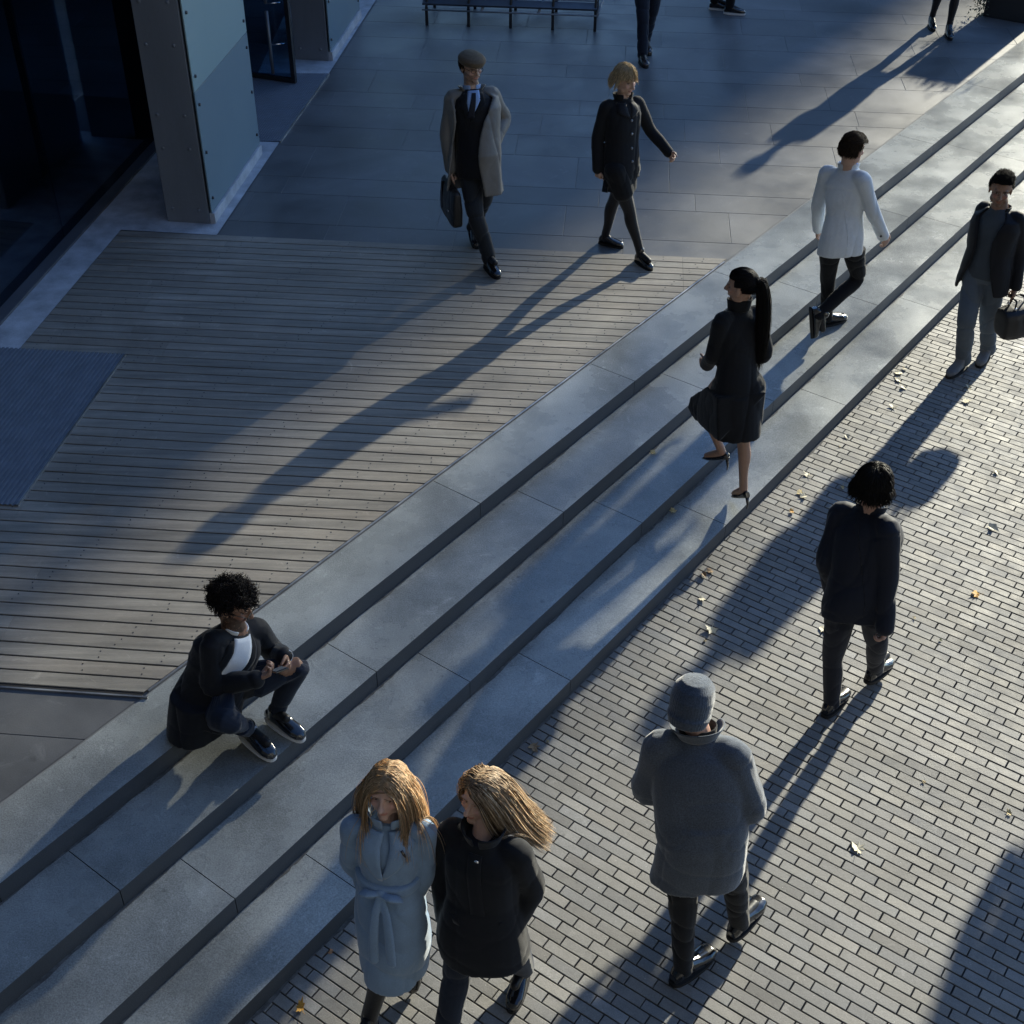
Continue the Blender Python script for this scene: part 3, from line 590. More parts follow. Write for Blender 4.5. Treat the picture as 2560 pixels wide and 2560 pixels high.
def person(J, H, gz, label, arms, look, male=True, skin=(.50, .31, .23), beard=None, brow=(.10, .06, .04), shade_legs=(.012, .012, .014), bare=False):
    """the body of a person: head, neck, trunk, arms with hands, legs - one continuous mesh"""
    fr = Frame(J, H); J = fr.J; k = fr.k
    base = Vector((J['PV'].x, J['PV'].y, gz)); root = empty('person', base, label, 'person')
    ax = headaxes(*look); hk = (1.0 if male else .95)*(.97+.03*k); c = J['HT']-ax[2]*.118*hk
    P = Parts(); head_parts(P, c, ax, hk, J['NK'], male)
    c0, r0, f0 = fr.at(0); sc = k*(1.0 if male else .93); rg = []
    for t, rx, ry in ((-.16, .10, .08), (-.08, .155, .105), (.05, .16, .110), (.30, .130, .095), (.55, .148, .108), (.78, .145, .095), (.92, .09, .065), (1.0, .055, .05)):
        cc, rr, ff = fr.at(t); rg.append((cc, rr, ff, rx*sc, ry*sc))
    P.rings(rg, 20, 2.3)
    for s in 'RL':
        S, E, W = J[s+'S'], J[s+'E'], J[s+'W']
        if arms[s].get('pocket'): W = E.lerp(W, .55)
        S = S.lerp(J['NK'], .20)-Zv*.025*sc
        P.limb([J['NK'].lerp(S, .5)-Zv*.03, S, S.lerp(E, .5), E, E.lerp(W, .4), W], [.030*sc, .040*sc, .038*sc, .034*sc, .035*sc, .024*sc], 12, 3)
        a = arms[s]
        d = Vector(a['d']) if 'd' in a else (W-E).normalized()
        if not a.get('pocket'): hand(P, W, d, a['n'], a['t'], a.get('curl', .45), (1.0 if male else .9)*k, thumb=a.get('th', .5))
        Hh, K, A = J[s+'H'], J[s+'K'], J[s+'A']; T = J[s+'T']
        calf = K.lerp(A, .3)-fr.F*(.014 if bare else 0)
        P.limb([Hh+Zv*.02, Hh.lerp(K, .5), K, calf, K.lerp(A, .65), A], [.078*sc, .070*sc, .050*sc, .050*sc, .036*sc, .033*sc] if bare else [.07*sc, .062*sc, .046*sc, .042*sc, .033*sc, .03*sc], 12, 3)
        P.limb([A, A.lerp(T, .8)], [.034*sc, .026*sc], 10, 2)
    r, f, u = ax; R3 = np.array([list(r), list(f), list(u)]); c_ = np.array(c); rs = np.random.RandomState(int(abs(J['HT'].x*1000)) % 9999)
    def loc(co): return (co-c_)@R3.T/hk
    def disp(co):
        q = loc(co); d = np.zeros(len(co))
        for s in (-1, 1): d -= .0075*np.exp(-(((q[:, 0]-s*.031)/.014)**2+((q[:, 1]-.088)/.03)**2+((q[:, 2]-.004)/.010)**2))
        d -= .004*np.exp(-((q[:, 0]/.02)**2+((q[:, 1]-.085)/.03)**2+((q[:, 2]+.0615)/.0035)**2))
        return d
    def tone(co):
        q = loc(co); n = len(co); col = np.tile(np.array(list(skin)+[1.0]), (n, 1)); hd = (np.abs(q[:, 0]) < .09) & (np.abs(q[:, 1]) < .14) & (np.abs(q[:, 2]) < .14)
        front = hd & (q[:, 1] > .045)
        def mix(mask, cc, a=1.0): col[mask, :3] = col[mask, :3]*(1-a)+np.array(cc)*a
        cheek = np.exp(-(((np.abs(q[:, 0])-.04)/.018)**2+((q[:, 2]+.025)/.02)**2))*front; col[:, 0] += .05*cheek; col[:, 1] -= .02*cheek
        if beard:
            b = hd & (q[:, 1] > -.01) & (q[:, 2] < -.038+.35*np.maximum(0, np.abs(q[:, 0])-.035)) & (q[:, 2] > -.125) & ~((np.abs(q[:, 0]) < .02) & (np.abs(q[:, 2]+.062) < .008) & (q[:, 1] > .08)); mix(b & (rs.rand(n) < .95), beard[0], beard[1])
        mix(front & (np.abs(q[:, 0]) < .023) & (np.abs(q[:, 2]+.0615) < .0085) & (q[:, 1] > .079), (skin[0]*.85, skin[1]*.52, skin[2]*.52), .8)
        for s in (-1, 1):
            e = front & (((q[:, 0]-s*.031)/.015)**2+((q[:, 2]-.003)/.0062)**2 < 1); mix(e, (.34, .32, .30), .6)
            e = front & (((q[:, 0]-s*.031)/.0065)**2+((q[:, 2]-.003)/.0066)**2 < 1); mix(e, (.03, .02, .018))
            e = front & (np.abs(q[:, 0]-s*.031) < .017) & (np.abs(q[:, 2]-.0105) < .0028); mix(e, (skin[0]*.25, skin[1]*.2, skin[2]*.2), .9)
            e = front & (np.abs(q[:, 0]-s*.032) < .020) & (np.abs(q[:, 2]-.0235-.10*(.02-np.abs(np.abs(q[:, 0])-.034))) < .0036); mix(e, brow, .85)
        dh = np.linalg.norm(co-c_, axis=1)
        cov = (dh > .24) & (np.linalg.norm(co-np.array(J['RW']), axis=1) > .20) & (np.linalg.norm(co-np.array(J['LW']), axis=1) > .20)
        if bare: cov &= co[:, 2] > J['PV'].z-.25
        mix(cov, shade_legs)
        return col
    body, co = remesh('body', P, .0052, 3, M['skin'], root, disp, tone)
    fr.root, fr.body, fr.c, fr.ax, fr.hk, fr.sc, fr.male, fr.gz = root, body, c, ax, hk, sc, male, gz
    return fr
def folds(amp=.005, f=(16, 16, 5), seed=1, fine=.0015):
    def d(co):
        a = np.abs(pn(co, f, seed)); b = np.abs(pn(co, (13, 13, 15), seed+3)); c = np.abs(pn(co, (38, 38, 26), seed+7))
        return 1.5*amp*(.45-np.exp(-a*4.0))+amp*.6*(.3-np.exp(-b*5.0))+fine*.8*(.3-np.exp(-c*3.0))
    return d
def sleeve(P, fr, s, r=(.078, .068, .058, .050), over=.0, cuff=True):
    J = fr.J; k = fr.sc*.88; S, E, W = J[s+'S'], J[s+'E'], J[s+'W']; W2 = W+(W-E).normalized()*over
    S = S.lerp(J['NK'], .17)-Zv*.012*k
    P.limb([J['NK'].lerp(S, .5)-Zv*.04*k, S, S.lerp(E, .22), S.lerp(E, .5), E, E.lerp(W2, .5), W2], [r[0]*.80*k, r[0]*.84*k, r[0]*.90*k, (r[0]*.5+r[1]*.4)*k, r[1]*.95*k, r[2]*k, r[3]*k], 14, 4)
def torso(P, fr, lv, ease=1.0, p=2.4, n=24):
    k = fr.sc*.95; rg = []
    for (t, rx, ry, *o) in lv:
        cc, r, f = fr.at(t); dx, dy = (o+[0, 0])[:2]
        if t < 0: cc = fr.J['PV']-Zv*(-t*fr.L)*1.0*.75-fr.U*(-t*fr.L)*.25
        rg.append((cc+r*dx+f*dy, r, f, rx*ease*k, ry*ease*k))
    P.rings(rg, n, p)
JACKET = [(-.34, .185, .135), (-.15, .19, .14), (.05, .182, .136), (.32, .160, .124), (.55, .176, .134), (.76, .190, .130), (.89, .172, .112), (.97, .105, .082), (1.02, .07, .066)]
def trousers(fr, mat, r=(.105, .092, .073, .068, .062), seed=1, amp=.006, up=-0.015, name='trousers'):
    P = Parts(); J = fr.J; k = fr.sc*.93; cc, r0, f0 = fr.at(0)
    P.rings([(J['PV']-Zv*.10*k, r0, f0, .14*k, .11*k), (J['PV']-Zv*.02, r0, f0, .172*k, .122*k), (J['PV']+Zv*.08*k, r0, f0, .165*k, .118*k), (J['PV']+fr.U*.16*k, r0, f0, .150*k, .112*k)], 20, 2.3)
    for s in 'RL':
        H_, K, A = J[s+'H'], J[s+'K'], J[s+'A']; A2 = A+(K-A).normalized()*up
        P.limb([H_+Zv*.01, H_.lerp(K, .45), K, K.lerp(A2, .45), A2], [r[0]*k, r[1]*k, r[2]*k, r[3]*k, r[4]*k], 14, 4)
    ob, _ = remesh(name, P, .0075, 3, mat, fr.root, folds(amp, (14, 14, 22), seed)); return ob
def shoe(fr, s, mat, plant=False, kind='shoe', sole=None, k=1.0, d=None, up_=None):
    J = fr.J; A, T = J[s+'A'], J[s+'T']; sc = fr.sc*k; AT = (T-A)
    if d is None:
        if plant: d = Vector((AT.x, AT.y, 0)).normalized(); u = Zv.copy(); o = Vector((A.x, A.y, fr.gz))
        else:
            side = AT.cross(Zv).normalized(); q = Matrix.Rotation(R(18), 3, side); d = (q@AT).normalized(); u = side.cross(d).normalized(); o = A-u*.088*sc
    else:
        d = Vector(d).normalized(); side = d.cross(Zv).normalized(); u = side.cross(d).normalized(); o = A-u*.088*sc
    x = d.cross(u).normalized(); P = Parts(); th = .018
    if kind == 'pump': secs = ((-.052, .020, .060, .0), (-.03, .030, .064, .0), (.02, .031, .045, -.002), (.07, .034, .034, -.004), (.11, .040, .036, -.004), (.15, .036, .032, -.004), (.185, .018, .02, -.004), (.205, .006, .01, -.004))
    elif kind == 'boot': secs = ((-.062, .026, .13, 0), (-.035, .038, .17, 0), (.0, .041, .175, 0), (.04, .041, .15, 0), (.09, .043, .085, 0), (.14, .047, .062, 0), (.185, .039, .05, 0), (.21, .018, .03, 0))
    else: secs = ((-.066, .024, .055, 0), (-.04, .036, .090, 0), (0, .039, .104, 0), (.045, .041, .088, 0), (.10, .046, .066, 0), (.15, .048, .055, 0), (.19, .037, .044, 0), (.21, .016, .026, 0))
    P.rings([(o+d*a*sc+u*(th+h/2+e)*sc, x, u, w*sc, h/2*sc) for a, w, h, e in secs], 16, 2.7)
    if kind != 'pump': P.limb([o+u*.06*sc, A+u*.03], [.040*sc, .042*sc], 12, 2)
    sh, _ = remesh('shoe', P, .005, 2, mat, fr.root)
    Q = Parts(); hh = .0 
    if kind == 'pump':
        Q.rings([(o+d*(-.035)*sc+u*.02*sc, x, d, .016*sc, .016*sc), (o+d*(-.038)*sc-Zv*.045*sc, x, d, .008*sc, .008*sc), (o+d*(-.038)*sc-Zv*.085*sc, x, d, .006*sc, .006*sc)], 10)
        mesh_ob('heel', Q.V, Q.F, M['shoe_black'], sh, smooth=True)
    else:
        Q.rings([(o+d*a*sc+u*.0, x, d, .001, .001) for a in ()] or [(o+u*z_*sc+d*.07*sc, d, x, .143*sc, .047*sc) for z_ in (0, .006, .018, .022)], 26, 2.6)
        mesh_ob('sole', Q.V, Q.F, sole or M['sole_dark'], sh, smooth=False)
        if kind == 'shoe':
            L = []
            for i in range(4):
                a = .035+.018*i; h_ = (.018+.098-.011*i*1.7)
                L.append((o+d*a*sc+u*(h_+.0)*sc-x*.02*sc, o+d*a*sc+u*(h_+.0)*sc+x*.02*sc, .0028))
            tubes('lace', L, M['sole_dark'], sh, n=6)
    return sh
def patch(fr, name, ob_bvh, rows, mat, off=.004, thick=.004, cols=7, parent=None, step=.02):
    """strip laid on the front of a garment. rows: (height fraction t, left a, right a) in metres to the wearer's right"""
    V, F = [], []; rr = []
    for (a, b) in zip(rows, rows[1:]):
        m = max(1, int(abs(b[0]-a[0])*fr.L/step))
        for i in range(m): q = i/m; rr.append(tuple(a[j]*(1-q)+b[j]*q for j in range(3)))
    rr.append(rows[-1]); keep = []
    for (t, a0, a1) in rr:
        cc, r, f = fr.at(t); row = []
        for j in range(cols):
            a = a0+(a1-a0)*j/(cols-1); o = cc+r*a+f*.5; hit = ob_bvh.ray_cast(o, -f, 1.0)
            row.append((hit[0]+f*off) if hit[0] is not None else (cc+r*a+f*.12))
        keep.append(row)
    b = 0
    for row in keep: V.extend(row)
    for i in range(len(keep)-1):
        for j in range(cols-1): q = i*cols+j; F.append((q, q+1, q+cols+1, q+cols))
    o = mesh_ob(name, V, F, mat, parent or fr.root, smooth=True); md = o.modifiers.new('thick', 'SOLIDIFY'); md.thickness = thick; md.offset = 1
    return o
def collar(fr, mat, r0=.066, r1=.088, h=.055, gap=40, lean=.0, parent=None, name='collar', y=0.0, n=28, base=.0):
    """standing or turned collar round the neck, open at the front by gap degrees each side"""
    J = fr.J; k = fr.sc; cc, r, f = fr.at(1.0); V, F = [], []; U = fr.U
    for i in range(n+1):
        t = R(90+gap)+(R(360-2*gap))*i/n; e = r*math.cos(t)+f*math.sin(t)*.95
        V.extend([cc+e*r0*k+U*(base)*k-U*.012, cc+e*(r0*.5+r1*.5)*k+U*(base+h*.6)*k+f*lean, cc+e*r1*k+U*(base+h)*k+f*lean])
    for i in range(n):
        for j in (0, 1): q = i*3+j; F.append((q, q+1, q+4, q+3))
    o = mesh_ob(name, V, F, mat, parent or fr.root, smooth=True); md = o.modifiers.new('thick', 'SOLIDIFY'); md.thickness = .009; md.offset = 0
    s = o.modifiers.new('sub', 'SUBSURF'); s.levels = s.render_levels = 1
    return o

def strands(name, paths, rad, cols, mat, parent, tip=.25):
    """many fine tapered locks as ONE hair mesh; cols: per strand rgb"""
    V, F, T = [], [], []
    for pth, rd, cl in zip(paths, rad, cols):
        n = len(pth); b = len(V); x = None
        for i, p in enumerate(pth):
            d = (pth[min(i+1, n-1)]-pth[max(i-1, 0)]); d = d.normalized() if d.length > 1e-7 else Vector((0, 0, -1))
            x = d.orthogonal().normalized() if x is None else (x-d*x.dot(d)).normalized(); y = d.cross(x); r = rd*(1-(1-tip)*(i/(n-1))**2)
            for a in range(3): t = 2.0944*a; V.append(p+x*(r*math.cos(t))+y*(r*math.sin(t))); T.append((cl[0], cl[1], cl[2], 1))
        for i in range(n-1):
            for a in range(3): c = (a+1) % 3; F.append((b+i*3+a, b+i*3+c, b+i*3+3+c, b+i*3+3+a))
    return mesh_ob(name, V, F, mat, parent, smooth=True, tones=T)
def hair(fr, n, length, comb, col, colv=.3, grav=.25, curl=0.0, curlf=60, rad=.0022, hl=None, steps=8, bvh=None, seed=1, lift=.0, scalp=1.0, jitter=.25, cap=True, name='hair', part=None, mask=None, stiff=.6, wind=None, hug=0.0, free=None):
    """comb(q) -> direction in head axes for the root direction q=(right, forward, up); length(q) in metres"""
    rnd = random.Random(seed); r, f, u = fr.ax; k = fr.hk; cen = fr.c+(f*-.012+u*.030)*k; a3 = (.083*k*scalp, .104*k*scalp, .095*k*scalp)
    def mk(q):
        if mask: return mask(q)
        x, y, z = q
        if y > .25: return z > .42+.25*max(0, y-.6)*2
        if y > -.15: return z > -.02
        return z > -.62
    def W(v): return r*v[0]+f*v[1]+u*v[2]
    paths, rads, cols = [], [], []; roots = []
    while len(paths) < n:
        z = rnd.uniform(-.75, 1); t = rnd.uniform(0, 2*math.pi); s_ = math.sqrt(max(0, 1-z*z)); q = (s_*math.cos(t), s_*math.sin(t), z)
        if not mk(q): continue
        L = length(q)*rnd.uniform(.8, 1.12); e = Vector((q[0]*a3[0], q[1]*a3[1], q[2]*a3[2])); p = cen+W(e)*.97; nn = W(Vector((q[0]/a3[0], q[1]/a3[1], q[2]/a3[2]))).normalized()
        cd = Vector(comb(q)); v = W(cd)+Vector((rnd.gauss(0, 1), rnd.gauss(0, 1), rnd.gauss(0, 1)))*jitter*.5+nn*lift; v = v-nn*min(0, v.dot(nn)); v.normalize()
        ds = L/steps; pth = [p]; ph = rnd.uniform(0, 6.28); ax1 = v.orthogonal().normalized(); rr = rnd.uniform(.9, 1.0)
        off_layer = rnd.uniform(.0, .010)
        for i in range(steps):
            g = -Zv*grav+(Vector(wind)*(i/steps) if wind else Vector((0, 0, 0)))
            v = (v*stiff+g*(1-stiff)*1.6).normalized() if (grav or wind) else v; p = p+v*ds
            # stay outside the skull
            w = p-cen; l = (w.dot(r)/a3[0], w.dot(f)/a3[1], w.dot(u)/a3[2]); ln = math.sqrt(l[0]**2+l[1]**2+l[2]**2)
            lim = 1.0+off_layer*8+(.015 if curl else 0)
            if ln < lim:
                sc_ = lim/max(ln, 1e-5); pn_ = cen+w*sc_; v = (pn_-pth[-1]).normalized()*.5+v*.5; p = pn_
            elif hug and ln < lim*1.6 and w.dot(u) > -.01:
                sc_ = 1+(lim/ln-1)*hug; pn_ = cen+w*sc_; v = (pn_-pth[-1]).normalized(); p = pn_
            if free:
                e_ = p-fr.c; a_, b_, d_ = e_.dot(r), e_.dot(f), e_.dot(u)
                if b_ > .0 and -.2 < d_ < free[1] and abs(a_) < free[0]: p = p+r*((free[0] if (q[0] > free[2]) else -free[0])*(1+.25*off_layer*100*.3)-a_)
            if bvh:
                h_ = bvh.find_nearest(p, .12)
                if h_[0] is not None:
                    dd = (p-h_[0]).dot(h_[1])
                    if dd < .008+off_layer: p = p+h_[1]*(.008+off_layer-dd); v = (v-h_[1]*min(0, v.dot(h_[1]))).normalized()
            pp = p
            if curl: tt = ph+curlf*L*(i+1)/steps; pp = p+(ax1*math.cos(tt)+v.cross(ax1)*math.sin(tt))*curl
            pth.append(pp)
        cc = rnd.uniform(1-colv, 1+colv); c_ = col(q, rnd) if callable(col) else col
        paths.append(pth); rads.append(rad*rnd.uniform(.6, 1.3)); cols.append(tuple(x_*cc for x_ in c_))
    par = fr.root
    if cap:
        V, F = [], []; nn_, mm_ = 36, 18; idx = {}
        for j in range(mm_+1):
            z = 1-1.75*j/mm_; s_ = math.sqrt(max(0, 1-z*z))
            for i in range(nn_):
                t = 2*math.pi*i/nn_; V.append(cen+W(Vector((s_*math.cos(t)*a3[0], s_*math.sin(t)*a3[1], z*a3[2])))*.985)
        for j in range(mm_):
            for i in range(nn_):
                z = 1-1.75*(j+.5)/mm_; t = 2*math.pi*(i+.5)/nn_; s_ = math.sqrt(max(0, 1-z*z)); q = (s_*math.cos(t), s_*math.sin(t), z)
                if mk(q): a = j*nn_+i; b = j*nn_+(i+1) % nn_; F.append((a, b, b+nn_, a+nn_))
        cc = col((0, 0, 1), random.Random(1)) if callable(col) else col
        capo = mesh_ob(name, V, F, M['hair'], par, smooth=True, tones=[(cc[0]*.6, cc[1]*.6, cc[2]*.6, 1)]*len(V))
        # strands and cap are one hair mesh
        o = strands(name, paths, rads, cols, M['hair'], par)
        bm = bmesh.new(); bm.from_mesh(o.data); bm.from_mesh(capo.data); bm.to_mesh(o.data); bm.free(); me = capo.data; bpy.data.objects.remove(capo); bpy.data.meshes.remove(me)
        for p_ in o.data.polygons: p_.use_smooth = True
        return o
    return strands(name, paths, rads, cols, M['hair'], par)
def glasses(fr, mat, dark=False):
    r, f, u = fr.ax; k = fr.hk; c = fr.c; at = lambda a, b, d: c+(r*a+f*b+u*d)*k; L = []
    for s in (-1, 1):
        pts = [at(s*.032+.021*math.cos(t)*1.0, .103, .003+.015*math.sin(t)) for t in [2*math.pi*i/12 for i in range(12)]]
        L += [(pts[i], pts[(i+1) % 12], .0022) for i in range(12)]; L.append((at(s*.053, .102, .008), at(s*.081, .0, .006), .0022))
    L.append((at(-.011, .106, .005), at(.011, .106, .005), .0022))
    g = tubes('glasses', L, mat, fr.root, n=6)
    if dark:
        V, F = [], []
        for s in (-1, 1):
            b = len(V); V.extend([at(s*.032+.020*math.cos(t), .103, .003+.0145*math.sin(t)) for t in [2*math.pi*i/12 for i in range(12)]]); F.append(tuple(range(b, b+12)))
        mesh_ob('lens', V, F, M['lens'], g)
    return g
def button(fr, bvh, spots, mat, r=.010, parent=None):
    for (t, a) in spots:
        cc, rr, f = fr.at(t); h_ = bvh.ray_cast(cc+rr*a+f*.5, -f, 1)
        if h_[0] is not None: tubes('button', [(h_[0], h_[0]+f*.006, r)], mat, parent or fr.root, n=10)

def tuck(inner, bvh, zmin, margin=.008, reach=.08, zmax=99):
    """lay the inner garment inside the outer one above the hem"""
    off = Vector(inner.parent.location)
    if inner.parent.parent: off += Vector(inner.parent.parent.location)
    for v in inner.data.vertices:
        p = v.co+off
        if p.z < zmin or p.z > zmax: continue
        h_ = bvh.find_nearest(p, reach)
        if h_[0] is None: continue
        if (p-h_[0]).dot(h_[1]) > -margin: v.co = h_[0]-h_[1]*margin-off

def hull(P, pts):
    bm = bmesh.new()
    for p in pts: bm.verts.new(p)
    r = bmesh.ops.convex_hull(bm, input=bm.verts[:]); bm.verts.ensure_lookup_table(); b = len(P.V)
    for i, v in enumerate(bm.verts): v.index = i
    P.V.extend([v.co.copy() for v in bm.verts]); P.F.extend([tuple(b+v.index for v in f.verts) for f in bm.faces]); bm.free()

def backline(fr, t0, t1, mat, parent, w=.0022):
    """centre back seam / vent: a thin raised line on the trunk surface"""
    pts = []
    for i in range(13):
        t = t0+(t1-t0)*i/12; c, r, f = fr.at(t); h_ = fr.gb.ray_cast(c-f*.5, f, 1)
        if h_[0] is not None: pts.append(h_[0]-f*.0005)
    if len(pts) > 1: tubes('seam', [(a, b, w) for a, b in zip(pts, pts[1:])], mat, parent, n=5)
POSE = {
 'cap': dict(HT=(-0.354, 10.374, 1.754), NK=(-0.353, 10.364, 1.455), RS=(-0.537, 10.329, 1.406), LS=(-0.172, 10.410, 1.416), RE=(-0.561, 10.298, 1.108), RW=(-0.536, 10.261, 0.828), LE=(-0.099, 10.522, 1.159), LW=(-0.174, 10.301, 1.034), PV=(-0.325, 10.236, 0.949), RH=(-0.382, 10.306, 0.874), LH=(-0.246, 10.193, 0.878), RK=(-0.328, 10.064, 0.523), RA=(-0.217, 10.081, 0.113), RT=(-0.148, 9.922, 0.127), LK=(-0.260, 10.403, 0.500), LA=(-0.361, 10.609, 0.144), LT=(-0.332, 10.474, 0.045)),
 'blonde': dict(HT=(0.897, 10.359, 1.653), NK=(0.869, 10.377, 1.379), RS=(0.706, 10.309, 1.350), LS=(1.016, 10.466, 1.331), RE=(0.675, 10.318, 1.079), RW=(0.684, 10.258, 0.838), LE=(1.122, 10.493, 1.081), LW=(1.267, 10.345, 0.951), PV=(0.879, 10.298, 0.899), RH=(0.830, 10.212, 0.847), LH=(0.960, 10.314, 0.827), RK=(0.969, 10.258, 0.472), RA=(1.084, 10.205, 0.098), RT=(1.169, 10.069, 0.079), LK=(0.854, 10.458, 0.463), LA=(0.802, 10.565, 0.085), LT=(0.926, 10.504, -0.001)),
 'white': dict(HT=(2.561, 9.488, 1.466), NK=(2.561, 9.528, 1.177), LS=(2.392, 9.606, 1.117), RS=(2.663, 9.361, 1.166), LE=(2.402, 9.635, 0.825), LW=(2.454, 9.723, 0.582), RE=(2.766, 9.382, 0.895), RW=(2.898, 9.419, 0.671), PV=(2.581, 9.429, 0.675), LH=(2.493, 9.408, 0.648), RH=(2.670, 9.424, 0.634), LK=(2.550, 9.525, 0.237), LA=(2.621, 9.611, -0.167), LT=(2.772, 9.685, -0.199), RK=(2.789, 9.541, 0.231), RA=(2.491, 9.335, 0.011), RT=(2.537, 9.317, -0.153)),
 'right': dict(HT=(3.737, 9.438, 1.170), NK=(3.774, 9.454, 0.885), RS=(3.690, 9.615, 0.832), LS=(3.924, 9.343, 0.858), RE=(3.711, 9.674, 0.552), RW=(3.673, 9.456, 0.425), LE=(3.977, 9.333, 0.573), LW=(3.983, 9.261, 0.323), PV=(3.764, 9.390, 0.393), RH=(3.709, 9.457, 0.377), LH=(3.833, 9.331, 0.387), RK=(3.660, 9.264, 0.011), RA=(3.739, 9.327, -0.391), RT=(3.626, 9.218, -0.456), LK=(3.883, 9.399, -0.026), LA=(4.002, 9.525, -0.403), LT=(3.928, 9.409, -0.497)),
 'pony': dict(HT=(1.416, 7.336, 1.456), NK=(1.433, 7.348, 1.172), LS=(1.297, 7.220, 1.152), RS=(1.601, 7.400, 1.113), LE=(1.295, 7.270, 0.877), LW=(1.292, 7.446, 0.695), RE=(1.646, 7.362, 0.836), RW=(1.540, 7.524, 0.672), PV=(1.459, 7.237, 0.685), LH=(1.374, 7.234, 0.661), RH=(1.540, 7.264, 0.638), LK=(1.297, 7.496, 0.342), LA=(1.469, 7.457, -0.027), LT=(1.356, 7.536, -0.124), RK=(1.568, 7.281, 0.211), RA=(1.613, 7.254, -0.204), RT=(1.562, 7.357, -0.325)),
 'suit': dict(HT=(1.945, 5.608, 1.211), NK=(1.953, 5.593, 0.924), LS=(1.783, 5.660, 0.862), RS=(2.022, 5.414, 0.930), LE=(1.757, 5.555, 0.598), LW=(1.833, 5.606, 0.358), RE=(2.043, 5.368, 0.644), RW=(2.049, 5.251, 0.407), PV=(1.928, 5.414, 0.451), LH=(1.841, 5.392, 0.428), RH=(2.012, 5.392, 0.412), LK=(1.867, 5.429, 0.008), LA=(1.922, 5.439, -0.399), LT=(2.015, 5.546, -0.486), RK=(2.128, 5.497, 0.016), RA=(2.220, 5.665, -0.352), RT=(2.329, 5.791, -0.337)),
 'gray': dict(HT=(0.796, 3.937, 1.303), NK=(0.821, 3.869, 1.010), LS=(0.627, 3.858, 0.962), RS=(0.997, 3.767, 1.005), LE=(0.627, 3.878, 0.664), LW=(0.800, 4.053, 0.555), RE=(1.064, 3.736, 0.714), RW=(0.968, 3.959, 0.597), PV=(0.867, 3.685, 0.522), LH=(0.784, 3.697, 0.479), RH=(0.966, 3.684, 0.496), LK=(0.820, 3.667, 0.036), LA=(0.861, 3.650, -0.396), LT=(0.986, 3.754, -0.464), RK=(1.078, 3.789, 0.078), RA=(1.156, 3.869, -0.341), RT=(1.270, 4.000, -0.360)),
 'blue': dict(HT=(-0.498, 3.520, 1.190), NK=(-0.506, 3.491, 0.913), RS=(-0.673, 3.472, 0.878), LS=(-0.338, 3.467, 0.875), RE=(-0.678, 3.514, 0.604), RW=(-0.642, 3.561, 0.362), LE=(-0.364, 3.475, 0.600), LW=(-0.430, 3.504, 0.362), PV=(-0.523, 3.459, 0.433), RH=(-0.601, 3.468, 0.407), LH=(-0.453, 3.424, 0.465), RK=(-0.554, 3.427, -0.001), RA=(-0.652, 3.358, -0.387), RT=(-0.692, 3.208, -0.337), LK=(-0.480, 3.477, 0.061), LA=(-0.451, 3.619, -0.311), LT=(-0.453, 3.476, -0.238)),
 'black': dict(HT=(-0.110, 3.538, 1.131), NK=(-0.108, 3.438, 0.866), RS=(-0.263, 3.515, 0.818), LS=(0.058, 3.378, 0.831), RE=(-0.280, 3.492, 0.540), RW=(-0.279, 3.452, 0.293), LE=(0.100, 3.419, 0.556), LW=(0.039, 3.420, 0.311), PV=(-0.113, 3.395, 0.380), RH=(-0.194, 3.381, 0.406), LH=(-0.028, 3.373, 0.397), RK=(-0.231, 3.340, -0.004), RA=(-0.288, 3.283, -0.400), RT=(-0.311, 3.126, -0.358), LK=(0.035, 3.474, -0.000), LA=(0.071, 3.625, -0.376), LT=(0.024, 3.471, -0.342)),
 'sit': dict(HT=(-1.373, 4.925, 0.905), NK=(-1.436, 4.929, 0.625), RS=(-1.535, 4.781, 0.670), LS=(-1.337, 5.051, 0.525), RE=(-1.546, 4.758, 0.385), RW=(-1.309, 4.713, 0.478), LE=(-1.300, 5.136, 0.257), LW=(-1.197, 4.956, 0.409), PV=(-1.618, 4.828, 0.181), RH=(-1.669, 4.862, 0.115), LH=(-1.534, 4.827, 0.221), RK=(-1.445, 4.568, 0.328), RA=(-1.418, 4.812, -0.004), RT=(-1.279, 4.716, -0.029), LK=(-1.133, 4.939, 0.359), LA=(-1.293, 4.949, -0.021), LT=(-1.195, 4.830, 0.048)),
}
def V3(*a): return Vector(a)
def azv(a, z=0): return V3(math.cos(R(a)), math.sin(R(a)), z)
def armset(az, **kw):
    F_ = azv(az); R_ = V3(F_.y, -F_.x, 0); a = {'R': dict(n=-R_+F_*.15, t=F_, curl=.45), 'L': dict(n=R_+F_*.15, t=F_, curl=.45)}
    for k, v in kw.items(): a[k].update(v)
    return a
def garment(name, fr, mat, levels, ease=1.0, seed=1, amp=.005, f=(15, 15, 4), r=(.080, .070, .060, .052), over=.0, extra=None, voxel=.0075, p=2.4, smooth=3):
    P = Parts(); torso(P, fr, levels, ease, p); tb = BVHTree.FromPolygons([tuple(v) for v in P.V], P.F); fr.tb = tb
    for s in 'RL': sleeve(P, fr, s, r, over)
    if extra: extra(P)
    ob, co = remesh(name, P, voxel, smooth, mat, fr.root, folds(amp, f, seed)); fr.gb = bvh_of(ob); return ob, fr.gb
def child(fr, n):
    return [o for o in fr.root.children if o.name.split('.')[0] == n][0]
def lo(f=.5): return lambda q: f
BLK, DKB = (.012, .010, .010), (.035, .022, .014)

